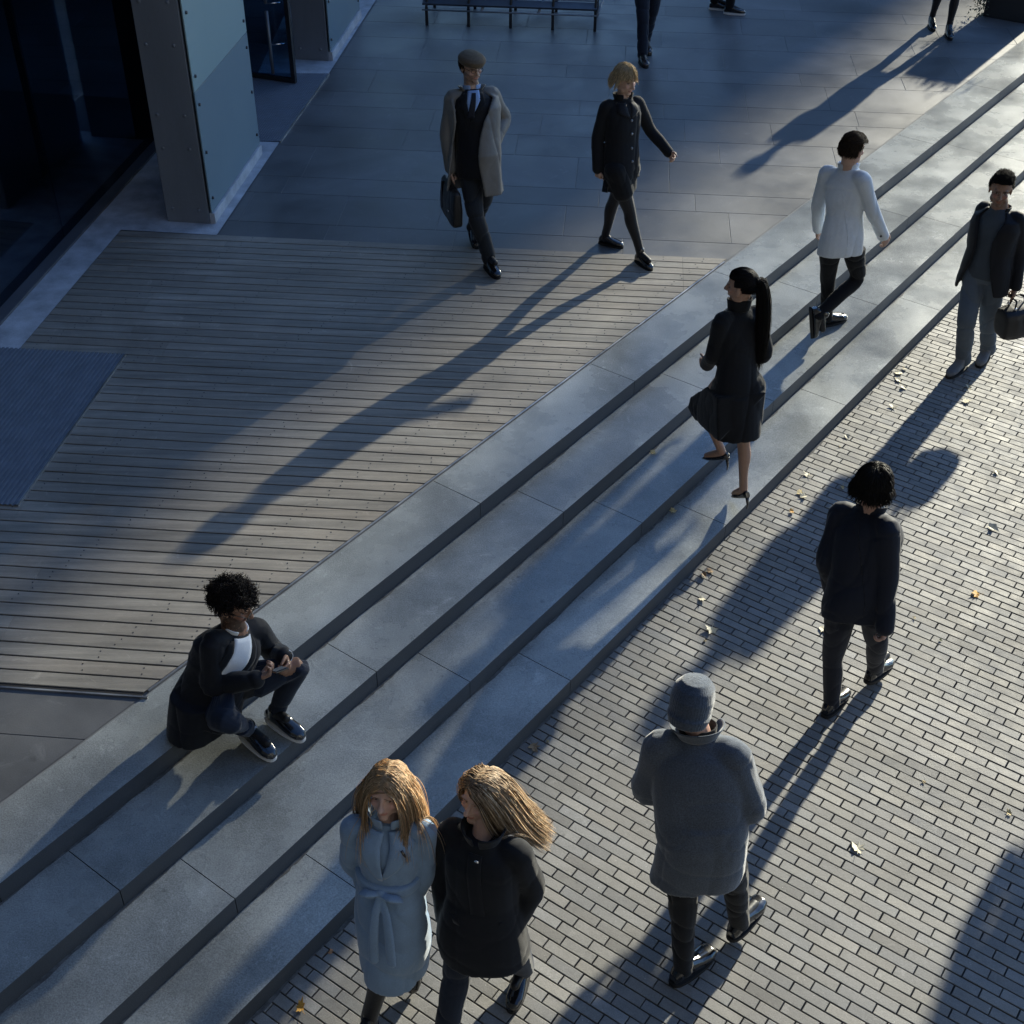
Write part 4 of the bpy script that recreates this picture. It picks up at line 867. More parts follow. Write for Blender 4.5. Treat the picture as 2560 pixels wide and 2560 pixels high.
# ---- man in cap, open grey coat, dark suit, briefcase
def cap_man():
    az = -72; F_ = azv(az); R_ = V3(F_.y, -F_.x, 0)
    fr = person(POSE['cap'], 1.80, 0, 'man in a flat cap and open grey coat, walking onto the timber deck', armset(az, R=dict(d=(0, .02, -1), curl=1.25)), (-60, -4), skin=(.56, .37, .28), beard=((.07, .045, .03), .6))
    trousers(fr, M['charcoal'], seed=3, amp=.007)
    jk, jb = garment('suit_jacket', fr, M['black_suit'], JACKET, .96, 2, .004, r=(.07, .058, .05, .044)); tuck(child(fr, 'trousers'), jb, .76)
    patch(fr, 'shirt', fr.tb, [(1.0, -.045, .045), (.86, -.055, .055), (.60, -.008, .008)], M['shirt_blue'], .006)
    patch(fr, 'tie', fr.tb, [(.965, -.016, .016), (.93, -.018, .018), (.60, -.030, .030)], M['tie'], .012)
    for s in (-1, 1): patch(fr, 'lapel', fr.tb, [(.97, s*.050, s*.075), (.80, s*.050, s*.105), (.55, s*.0, s*.02)], M['black_wool'], .009, cols=4)
    collar(fr, M['shirt_blue'], .062, .070, .040, 18)
    # open coat: a shell of cloth over back and sides
    V, F = [], []; lv = [(1.0, .085, .075, 70), (.95, .12, .088, 66), (.88, .185, .125, 58), (.74, .205, .150, 40), (.55, .196, .156, 34), (.30, .190, .158, 36), (.05, .205, .165, 40), (-.20, .215, .170, 46), (-.42, .225, .178, 52), (-.62, .235, .185, 56)]
    n = 40; k = fr.sc
    for j, (t, rx, ry, g) in enumerate(lv):
        c, r, f = fr.at(t)
        if t < 0: c = fr.J['PV']+Zv*(t*fr.L)-F_*.02
        for i in range(n+1):
            a = R(90+g)+R(360-2*g)*i/n; w_ = 1+.035*math.sin(a*7+j*.5)*max(0, .6-t)
            p = c+r*(rx*k*w_*math.cos(a))+f*(ry*k*w_*math.sin(a))
            if t < .2: # the left tail swings out ahead
                q = max(0, (i/n-.72)/.28)*min(1, (.2-t)/.6); p = p-r*(.11*q)+f*(.12*q)+Zv*(.04*q)
            V.append(p)
    for j in range(len(lv)-1):
        for i in range(n): q = j*(n+1)+i; F.append((q, q+1, q+n+2, q+n+1))
    m_ = len(V); cen = [fr.at(t)[0] for t, *_ in lv]
    P = Parts(); P.V = list(V); P.F = list(F)
    # give the shell thickness
    for j, (t, rx, ry, g) in enumerate(lv):
        c = sum((V[j*(n+1)+i] for i in range(n+1)), Vector())/(n+1)
        for i in range(n+1): q = V[j*(n+1)+i]; d_ = (q-c); d_.z = 0; P.V.append(q+d_.normalized()*.02)
    for j in range(len(lv)-1):
        for i in range(n): q = m_+j*(n+1)+i; P.F.append((q+n+1, q+n+2, q+1, q))
    for j in range(len(lv)-1):
        for i in (0, n): q = j*(n+1)+i; P.F.append((q, q+n+1, m_+q+n+1, m_+q))
    for j in (0, len(lv)-1):
        for i in range(n): q = j*(n+1)+i; P.F.append((q, q+1, m_+q+1, m_+q))
    for s in 'RL': sleeve(P, fr, s, (.083, .072, .064, .058), .0)
    coat, _ = remesh('coat', P, .0085, 3, M['grey_trench'], fr.root, folds(.006, (13, 13, 4), 5))
    collar(fr, M['grey_trench'], .075, .115, .035, 55, parent=coat)
    # flat cap
    r, f, u = fr.ax; c = fr.c; P = Parts(); P.rings([(c+u*.030+f*.0, r, f, .088, .112), (c+u*.052+f*.006, r, f, .103, .132), (c+u*.075+f*.012, r, f, .104, .134), (c+u*.096+f*.006, r, f, .088, .108), (c+u*.112-f*.010, r, f, .052, .066), (c+u*.117-f*.012, r, f, .01, .015)], 24, 2.1)
    P.rings([(c+u*.044+f*.085, r, u, .070, .006), (c+u*.042+f*.115, r, u, .060, .006), (c+u*.036+f*.135, r, u, .035, .005)], 16)
    remesh('cap', P, .006, 2, M['tweed'], fr.root)
    hair(fr, 500, lo(.035), lambda q: (0, -.3, -1), DKB, rad=.002, steps=3, seed=3, mask=lambda q: -.5 < q[2] < .25 and q[1] < .35)
    glasses(fr, M['darkframe'])
    for s in 'RL': shoe(fr, s, M['shoe_black'], plant=(s == 'R'))
    # briefcase in his right hand
    W = fr.J['RW']; d = F_; top = W+V3(0, 0, -.125); b = empty('briefcase', (top.x, top.y, 0.43), 'black leather briefcase carried by the man in the flat cap', 'briefcase')
    P = Parts(); sid = V3(-d.y, d.x, 0)
    P.rings([(top+Zv*-.005-d*.0, d, sid, .185, .012), (top+Zv*-.03, d, sid, .205, .035), (top+Zv*-.16, d, sid, .215, .050), (top+Zv*-.29, d, sid, .215, .052), (top+Zv*-.315, d, sid, .205, .045)], 28, 6)
    remesh('bag_body', P, .007, 2, M['bag_black'], b, folds(.003, (12, 12, 12), 8))
    hp = [top+d*(.075*math.cos(t))+Zv*(.055*math.sin(t)) for t in [math.pi*i/8 for i in range(9)]]
    tubes('handle', [(hp[i], hp[i+1], .008) for i in range(8)], M['bag_black'], b, n=8)
    boxes('strap', [(top+d*(s*.1-.012)+sid*-.056+Zv*-.26, d*.024, sid*.112, Zv*.24) for s in (-1, 1)][:1], M['black_wool'], b, bevel=.003)
    boxes('clasp', [(top+d*.10-sid*.062+Zv*-.20, d*.03, sid*.004, Zv*.02)], M['chrome'], b)
cap_man()

# ---- blonde woman, black jacket and skirt, phone
def blonde():
    az = -42; F_ = azv(az); R_ = V3(F_.y, -F_.x, 0)
    fr = person(POSE['blonde'], 1.68, 0, 'short haired blonde woman in black jacket and tights, looking down', armset(az, R=dict(d=(.06, -.03, -1), curl=.9), L=dict(curl=.8)), (-50, -14), male=False, skin=(.56, .37, .28), shade_legs=(.012, .012, .014))
    P = Parts(); J = fr.J
    for s in 'RL':
        H_, K, A = J[s+'H'], J[s+'K'], J[s+'A']; P.limb([H_, H_.lerp(K, .5), K, K.lerp(A, .28)-F_*.012, K.lerp(A, .65), A, A-Zv*.03], [.088, .076, .055, .055, .041, .036, .036], 14, 4)
    P.ell(J['PV']-Zv*.05, (V3(1, 0, 0), V3(0, 1, 0), Zv), (.14, .12, .12)); remesh('tights', P, .0065, 2, M['tights'], fr.root)
    def ex(P): P.limb([J['RH'], J['RH'].lerp(J['RK'], .5)], [.10, .095], 14, 3); pass
    P = Parts(); torso(P, fr, [(-.52, .16, .15), (-.3, .17, .14), (0, .16, .12), (.2, .14, .11)]); ex(P); remesh('skirt', P, .0075, 3, M['black_trousers'], fr.root, folds(.004, (14, 14, 6), 4))
    jk, jb = garment('jacket', fr, M['black_wool'], [(-.30, .195, .150), (-.12, .192, .148), (.08, .180, .138), (.32, .165, .128), (.55, .178, .138), (.76, .186, .132), (.89, .165, .110), (.97, .105, .085), (1.03, .078, .072)], 1.02, 6, .005, r=(.080, .068, .06, .055))
    collar(fr, M['black_wool'], .076, .098, .062, 25)
    for s in (-1, 1): patch(fr, 'lapel', fr.tb, [(.98, s*.02, s*.085), (.84, s*.015, s*.11), (.74, s*.005, s*.02)], M['black_suit'], .008, cols=4)
    button(fr, jb, [(.70, -.01), (.48, -.01), (.24, -.01), (.02, -.01)], M['rackpale'], .011)
    def col(q, rnd):
        return (.74, .60, .38) if rnd.random() < .8 else (.48, .34, .19)
    hair(fr, 2200, lambda q: (.045 if q[1] > .35 else .085) if q[1] > -.3 else .08, lambda q: (q[0]*1.6+(.35 if q[0] > -.2 else -.35), .45 if q[1] > 0 else -.3, -.5), col, grav=.16, hug=.5, free=(.050, .022, 0), rad=.002, seed=5, scalp=1.05, colv=.25, steps=8, mask=lambda q: q[2] > (.30 if q[1] > .25 else (-.35 if q[1] > -.2 else -.6)))
    for s in 'RL': shoe(fr, s, M['shoe_black'], plant=True, k=.95)
    W = J['RW']+V3(.04, -.03, -.10); b = empty('phone', W, 'black phone held low in the right hand of the blonde woman', 'phone')
    boxes('case', [(W+V3(.0, -.0, -.09), V3(.045, -.045, .01), V3(.012, -.004, .13), V3(.005, .006, 0))], M['phone'], b, bevel=.003)
blonde()

# ---- man in white jacket seen from behind
def white_man():
    az = 55; F_ = azv(az); J0 = POSE['white']
    fr = person(J0, 1.80, -2*HS, 'man in a white jacket and black trousers climbing the steps', armset(az, R=dict(curl=.7), L=dict(curl=.6)), (38, -4), skin=(.50, .32, .24), brow=(.10, .07, .05))
    trousers(fr, M['black_trousers'], (.104, .086, .066, .058, .050), 8, .005)
    jk, jb = garment('jacket', fr, M['white_linen'], [(-.32, .205, .150), (-.14, .200, .148), (.05, .184, .138), (.32, .160, .126), (.55, .180, .136), (.76, .198, .132), (.89, .178, .112), (.97, .11, .086), (1.02, .075, .072)], .90, 9, .006, (17, 17, 6), r=(.076, .064, .056, .052)); backline(fr, .95, -.30, M['white_linen'], jk)
    tuck(child(fr, 'trousers'), jb, fr.J['PV'].z-.13)
    collar(fr, M['white_linen'], .070, .085, .045, 60); collar(fr, M['shirt_blue'], .062, .068, .052, 30, name='shirt_collar')
    J = fr.J; W = J['RW']; tubes('button', [(W+V3(-.03, -.05, .02), W+V3(-.036, -.057, .02), .008)], M['darkframe'], jk, n=8)
    def col(q, rnd): return (.055, .035, .022) if q[2] < .5 else ((.10, .065, .04) if rnd.random() < .6 else (.05, .03, .02))
    hair(fr, 1700, lambda q: .055 if q[2] > .45 else .022, lambda q: (.5, .9, .2) if q[2] > .4 else (0, -.2, -1), col, hug=.12, grav=.08, rad=.0022, seed=6, lift=.22, steps=6, scalp=1.02)
    shoe(fr, 'L', M['shoe_black'], plant=True); shoe(fr, 'R', M['shoe_black'], d=V3(.20, -.02, -1))
white_man()

# ---- man at the right edge with the duffel bag
def right_man():
    az = -118; F_ = azv(az); R_ = V3(F_.y, -F_.x, 0)
    fr = person(POSE['right'], 1.76, ZB, 'man in an open black blazer and grey jeans at the right edge', armset(az, R=dict(pocket=True), L=dict(d=(.02, -.03, -1), curl=1.3)), (-106, -6), skin=(.27, .155, .105), brow=(.012, .01, .01), beard=((.08, .05, .04), .35))
    trousers(fr, M['jeans_grey'], (.108, .094, .078, .072, .066), 11, .007)
    sw, sb = garment('sweater', fr, M['sweater'], [(-.10, .165, .12), (.05, .168, .124), (.32, .152, .118), (.55, .165, .124), (.76, .17, .120), (.89, .15, .10), (.97, .09, .075), (1.03, .066, .064)], 1.0, 12, .004, r=(.066, .054, .046, .04))
    V, F = [], []; P = Parts(); n = 40; k = 1.0
    lv = [(1.0, .078, .068, 60), (.94, .115, .085, 50), (.87, .175, .112, 38), (.74, .190, .134, 26), (.55, .182, .142, 20), (.32, .170, .138, 22), (.05, .186, .150, 30), (-.18, .198, .158, 42), (-.34, .202, .160, 50)]
    for ext in (0, .016):
        for j, (t, rx, ry, g) in enumerate(lv):
            c, r, f = fr.at(t)
            if t < 0: c = fr.J['PV']+Zv*(t*fr.L)
            for i in range(n+1):
                a = R(90+g)+R(360-2*g)*i/n; P.V.append(c+r*((rx+ext)*math.cos(a))+f*((ry+ext)*math.sin(a)))
    m_ = (n+1)*len(lv)
    for j in range(len(lv)-1):
        for i in range(n): q = j*(n+1)+i; P.F.append((q, q+1, q+n+2, q+n+1)); q += m_; P.F.append((q+n+1, q+n+2, q+1, q))
        for i in (0, n): q = j*(n+1)+i; P.F.append((q, q+n+1, m_+q+n+1, m_+q))
    for j in (0, len(lv)-1):
        for i in range(n): q = j*(n+1)+i; P.F.append((q, q+1, m_+q+1, m_+q))
    for s in 'RL': sleeve(P, fr, s, (.078, .066, .058, .052))
    bz, _ = remesh('blazer', P, .0075, 3, M['black_suit'], fr.root, folds(.005, (15, 15, 5), 13))
    collar(fr, M['black_suit'], .072, .088, .035, 60, parent=bz)
    def col(q, rnd): return (.014, .012, .012)
    hair(fr, 1700, lambda q: .055 if q[2] > .5 else .020, lambda q: (-.6, .25, 1.0) if q[2] > .45 else (0, -.2, -1), col, hug=.15, grav=.05, rad=.0022, seed=8, lift=.30, steps=6, scalp=1.02, curl=.002, curlf=40)
    shoe(fr, 'R', M['shoe_grey'], plant=True, kind='boot'); shoe(fr, 'L', M['shoe_grey'], plant=True, kind='boot')
    W = fr.J['LW']; top = W+V3(.10, -.05, -.20); b = empty('duffel_bag', (top.x, top.y, top.z-.25), 'soft black holdall with steel rings at the right edge', 'bag')
    d = V3(.96, .25, .12).normalized()*.58; s_ = V3(-.25, .96, 0); P = Parts(); C = top+V3(-.05, -.02, -.07); uu = d.cross(s_).normalized()
    P.rings([(C-d*.25, s_, uu, .07, .09), (C-d*.24, s_, uu, .095, .125), (C-d*.1, s_, uu, .115, .135), (C+d*.1, s_, uu, .115, .135), (C+d*.24, s_, uu, .095, .125), (C+d*.25, s_, uu, .07, .09)], 24, 3.2)
    bb, _ = remesh('bag_body', P, .008, 3, M['bag_black'], b, folds(.006, (14, 14, 14), 14))
    for e in (-1, 1):
        hp = [C-d*.11+s_*(e*.045)+uu*.12, C-d*.08+s_*(e*.03)+uu*.20, W+V3(-.03, -.01, -.08), W+V3(.05, .01, -.08), C+d*.10+s_*(e*.03)+uu*.20, C+d*.13+s_*(e*.045)+uu*.12]
        tubes('handle', [(hp[i], hp[i+1], .008) for i in range(5)], M['bag_black'], b, n=8)
        tubes('ring', [(C-d*.11+s_*(e*.045)+uu*.13, C-d*.10+s_*(e*.045)+uu*.155, .011)], M['chrome'], b, n=8)
right_man()

# ---- woman with ponytail
def pony():
    az = 112; F_ = azv(az); R_ = V3(F_.y, -F_.x, 0)
    fr = person(POSE['pony'], 1.74, -3*HS, 'woman with a long black ponytail in a dark coat and high heels', armset(az, L=dict(d=(-.3, .5, -.2), curl=.6), R=dict(d=(-.5, .5, -.2))), (152, -8), male=False, skin=(.42, .26, .19), brow=(.012, .01, .01), bare=True)
    J = fr.J
    def ex(P):
        K = J['LK']; c0, r, f = fr.at(0); PV = J['PV']
        hull(P, [PV+r*a+f*b-Zv*.05 for a in (-.165, .165) for b in (-.12, .11)]+[K+f*.05+r*a+Zv*.05 for a in (-.07, .06)]+[K+f*.06+r*a-Zv*.04 for a in (-.075, .05)]+[K-f*.02-r*.05-Zv*.11, PV-r*.13-f*.14-Zv*.38, PV+r*.04+f*.08-Zv*.42])
        P.limb([J['RH'], J['RH'].lerp(J['RK'], .6)], [.125, .12], 14, 4)
        k0 = J['LK']; c0, r, f = fr.at(0)
        P.rings([(J['PV']-Zv*.08, r, f, .165, .135), (J['PV']-Zv*.24+r*.02, r, f, .175, .145), (J['PV']-Zv*.38+r*.045, r, f, .165, .15), (J['PV']-Zv*.42+r*.05, r, f, .16, .15)], 28, 2.1)
    ct, cb = garment('coat', fr, M['black_wool'], [(-.2, .175, .145), (.05, .170, .135), (.30, .150, .122), (.55, .170, .130), (.76, .186, .128), (.89, .165, .108), (.97, .10, .08), (1.02, .072, .068)], .97, 21, .006, (13, 13, 3), r=(.082, .070, .062, .056), extra=ex, voxel=.008)
    collar(fr, M['black_wool'], .074, .090, .085, 20, lean=-.01)
    hr = (.013, .011, .012)
    r, f, u = fr.ax; c = fr.c; tie = c-f*.105+u*.045
    hair(fr, 1400, lambda q: .19*(.25+.75*(q[1]*.5+.55)), lambda q: (-q[0]*.35, -1, .25-q[2]*.2), hr, grav=0, hug=1.0, rad=.0022, seed=9, jitter=.08, scalp=1.0, steps=7, mask=lambda q: q[2] > (.40 if q[1] > .3 else (-.05 if q[1] > -.1 else -.55)))
    rnd = random.Random(5); paths = []
    for i in range(420):
        o = Vector((rnd.gauss(0, 1), rnd.gauss(0, 1), rnd.gauss(0, 1))); o = o/max(1, o.length)*.017; p0 = tie+o*.5; L = rnd.uniform(.50, .68); w_ = rnd.uniform(.4, 1.6)
        side = V3(.70, -.25, 0); pts = []
        for j in range(11):
            t = j/10; pts.append(p0+side*(.02+.085*math.sin(min(t*2.2, 1.57)))+V3(0, 0, .035*math.sin(min(t*6, 3.14))-L*max(0, t-.06))+o*(1+1.1*math.sin(t*3.0))*w_*.8)
        paths.append(pts)
    strands('ponytail', paths, [.0022]*len(paths), [tuple(x*rnd.uniform(.7, 1.5) for x in hr) for _ in paths], M['hair'], fr.root)
    tubes('hair_tie', [(tie-f*.008, tie-f*.026+u*.004, .021)], M['bag_black'], fr.root)
    # pumps
    shoe(fr, 'R', M['shoe_black'], d=V3(*(J['RT']-J['RA'])[:2], -.02-.25*.2), kind='pump', k=.95)
    shoe(fr, 'L', M['shoe_black'], d=V3(*(J['LT']-J['LA'])[:2], -.05), kind='pump', k=.95)
pony()

# ---- man in dark suit walking up the brick paving
def suit_man():
    az = 72; F_ = azv(az)
    fr = person(POSE['suit'], 1.76, ZB, 'man with thick black hair in a navy suit, walking away over the bricks', armset(az, R=dict(curl=.9), L=dict(curl=.3)), (62, -10), skin=(.46, .28, .22))
    trousers(fr, M['navy_suit'], (.106, .086, .068, .059, .052), 31, .006)
    jk, jb = garment('jacket', fr, M['navy_suit'], [(-.26, .205, .158), (-.12, .205, .155), (.05, .192, .145), (.32, .178, .135), (.55, .192, .142), (.76, .205, .138), (.89, .185, .118), (.97, .11, .088), (1.02, .076, .072)], .99, 32, .009, (12, 12, 4), r=(.084, .074, .066, .060), over=.02); backline(fr, .95, -.25, M['black_wool'], jk)
    tuck(child(fr, 'trousers'), jb, fr.J['PV'].z-.16)
    collar(fr, M['navy_suit'], .072, .088, .042, 60); collar(fr, M['shirt_white'], .064, .070, .052, 30, name='shirt_collar')
    hair(fr, 2200, lambda q: .085 if q[2] > .2 else .06, lambda q: (q[0]*1.0, q[1]*.8, .1-q[2]), (.016, .013, .012), grav=.30, hug=.35, rad=.0025, seed=10, lift=.30, scalp=1.09, steps=7, mask=lambda q: q[2] > (.45 if q[1] > .3 else (-.35 if q[1] > -.1 else -.72)))
    shoe(fr, 'L', M['shoe_black'], plant=True); shoe(fr, 'R', M['shoe_black'], d=V3(.62, .62, -.05))
suit_man()

# ---- man in grey wool coat
def grey_man():
    az = 75; F_ = azv(az)
    fr = person(POSE['gray'], 1.84, ZB, 'broad man in a thick grey wool coat and knitted hat walking away', armset(az, L=dict(d=(.7, .5, 0), curl=.5), R=dict(d=(-.7, .5, 0), curl=.5)), (70, -22), skin=(.45, .27, .21))
    trousers(fr, M['black_trousers'], (.108, .086, .067, .058, .050), 41, .006)
    def ex(P):
        c, r, f = fr.at(0); P.rings([(fr.J['PV']+Zv*.15, r, f, .165, .115), (fr.J['PV']+Zv*.04, r, f, .193, .145), (fr.J['PV']-Zv*.06, r, f, .20, .155), (fr.J['PV']-Zv*.18, r, f, .205, .16), (fr.J['PV']-Zv*.26-r*.01, r, f, .205, .162)], 28, 2.3)
    jk, jb = garment('coat', fr, M['grey_coat'], [(.05, .208, .158), (.32, .212, .158), (.55, .216, .158), (.76, .218, .150), (.88, .195, .128), (.96, .12, .095), (1.02, .085, .080)], .99, 42, .008, (9, 9, 4), r=(.100, .094, .086, .074), extra=ex, voxel=.009, smooth=6)
    tuck(child(fr, 'trousers'), jb, fr.J['PV'].z-.22)
    collar(fr, M['grey_coat'], .076, .118, .050, 45, base=.012); collar(fr, M['black_wool'], .07, .082, .06, 30, name='scarf')
    r, f, u = fr.ax; c = fr.c+f*-.010; P = Parts()
    P.rings([(c+u*-.075-f*.02, r, f, .074, .082), (c+u*-.045-f*.012, r, f, .088, .104), (c+u*-.01, r, f, .092, .112), (c+u*.04, r, f, .094, .116), (c+u*.085, r, f, .084, .104), (c+u*.118-f*.006, r, f, .058, .074), (c+u*.127-f*.01, r, f, .022, .03), (c+u*.129-f*.01, r, f, .006, .008)], 28, 2.05)
    P.rings([(c+u*-.080-f*.022, r, f, .072, .080), (c+u*-.074-f*.020, r, f, .083, .092), (c+u*-.035-f*.008, r, f, .096, .114), (c+u*-.028-f*.006, r, f, .090, .108)], 28, 2.05)
    def knit(co):
        q_ = (co-np.array(c))@np.array([list(r), list(f), list(u)]).T; an = np.arctan2(q_[:, 1], q_[:, 0]); return .0022*np.abs(np.sin(an*26))-.001+.0025*pn(co, (26, 26, 26), 4)
    remesh('hat', P, .005, 2, M['knit'], fr.root, knit)
    hair(fr, 500, lambda q: .016, lambda q: (0, -.3, -1), (.10, .09, .08), seed=11, steps=3, hug=.3, cap=False, rad=.0018, mask=lambda q: -.78 < q[2] < -.45 and q[1] < .1)
    glasses(fr, M['shoe_brown'])
    shoe(fr, 'L', M['shoe_black'], plant=True, k=1.03); shoe(fr, 'R', M['shoe_black'], d=V3(.62, .70, .06), k=1.03)
grey_man()

# ---- seated man with phone
def sit_man():
    az = -38; J0 = POSE['sit']
    fr = person(J0, 1.76, 0, 'curly haired man sitting on the granite steps with a phone', dict(R=dict(d=(.72, .25, .20), n=(-.1, .45, .75), t=(.15, .6, .5), curl=.75, th=1), L=dict(d=(.25, -.75, -.12), n=(-.75, -.15, .1), t=(-.1, -.3, .9), curl=.8, th=1)), (-14, -24), skin=(.30, .165, .105), beard=((.03, .02, .015), .8), brow=(.012, .01, .01))
    trousers(fr, M['jeans_dark'], (.106, .090, .070, .060, .052), 51, .006, up=.05)
    jk, jb = garment('jacket', fr, M['black_suit'], [(-.12, .205, .165), (.05, .205, .160), (.30, .182, .142), (.55, .186, .140), (.76, .195, .134), (.88, .175, .112), (.96, .11, .086), (1.01, .076, .072)], 1.0, 52, .006, (13, 13, 6), r=(.084, .072, .062, .055), extra=lambda P: P.rings([(fr.J['PV']+V3(0, 0, .10), V3(.79, -.61, 0), V3(.61, .79, 0), .15, .175), (fr.J['PV']+V3(-.04, -.0, -.10), V3(.79, -.61, 0), V3(.61, .79, 0), .145, .195), (fr.J['PV']+V3(-.05, 0, -.165), V3(.79, -.61, 0), V3(.61, .79, 0), .145, .20)], 24, 2.6))
    tuck(child(fr, 'trousers'), jb, .10)
    patch(fr, 'shirt', fr.tb, [(1.0, -.055, .055), (.8, -.062, .062), (.55, -.044, .044), (.34, -.006, .006)], M['shirt_white'], .007)
    for s in (-1, 1): patch(fr, 'lapel', fr.tb, [(.98, s*.058, s*.088), (.78, s*.062, s*.110), (.36, s*.018, s*.05)], M['black_wool'], .011, cols=4)
    collar(fr, M['shirt_white'], .058, .072, .046, 24, name='shirt_collar', base=-.014)
    for s in 'RL':
        W, E = fr.J[s+'W'], fr.J[s+'E']; d = (W-E).normalized(); tubes('cuff', [(W-d*.0, W+d*.026, .040, .037)], M['shirt_white'], jk, n=18)
    def col(q, rnd): return (.020, .015, .014) if rnd.random() < .9 else (.05, .032, .024)
    hair(fr, 1300, lambda q: (.040+.022*math.sin(q[0]*7+1)*math.cos(q[1]*6)) if q[2] > -.1 else .04, lambda q: (q[0], q[1]*.9-.3, q[2]+.1), col, grav=.06, rad=.003, seed=12, lift=.2, scalp=.97, steps=14, curl=.009, curlf=170, jitter=1.1, stiff=.9, mask=lambda q: q[2] > (.38 if q[1] > .3 else (-.05 if q[1] > -.1 else -.65)))
    glasses(fr, M['darkframe'], dark=False)
    shoe(fr, 'R', M['shoe_black'], d=V3(.75, -.62, -.12), sole=M['sole_white']); shoe(fr, 'L', M['shoe_black'], d=V3(.80, -.55, -.1), sole=M['sole_white'])
    A, K = fr.J['RA'], fr.J['RK']; dd = (K-A).normalized(); tubes('sock', [(A-dd*.02, A+dd*.075, .045, .047)], M['sock'], fr.root, n=18)
    W = fr.J['RW'].lerp(fr.J['LW'], .5)+V3(.055, -.03, .005); b = empty('phone', W, 'dark phone held between the hands of the seated man', 'phone')
    boxes('case', [(W+V3(-.045, -.03, .02), V3(.06, .035, .0), V3(.055, -.095, .085), V3(-.004, .005, .008))], M['phone'], b, bevel=.003)
    boxes('screen', [(W+V3(-.045, -.03, .02)+V3(.055, -.095, .085)*.06+V3(.06, .035, 0)*.06+V3(-.004, .005, .008)*1.02, V3(.06, .035, .0)*.88, V3(.055, -.095, .085)*.88, V3(-.0004, .0005, .0008))], M['sweater'], b)
sit_man()

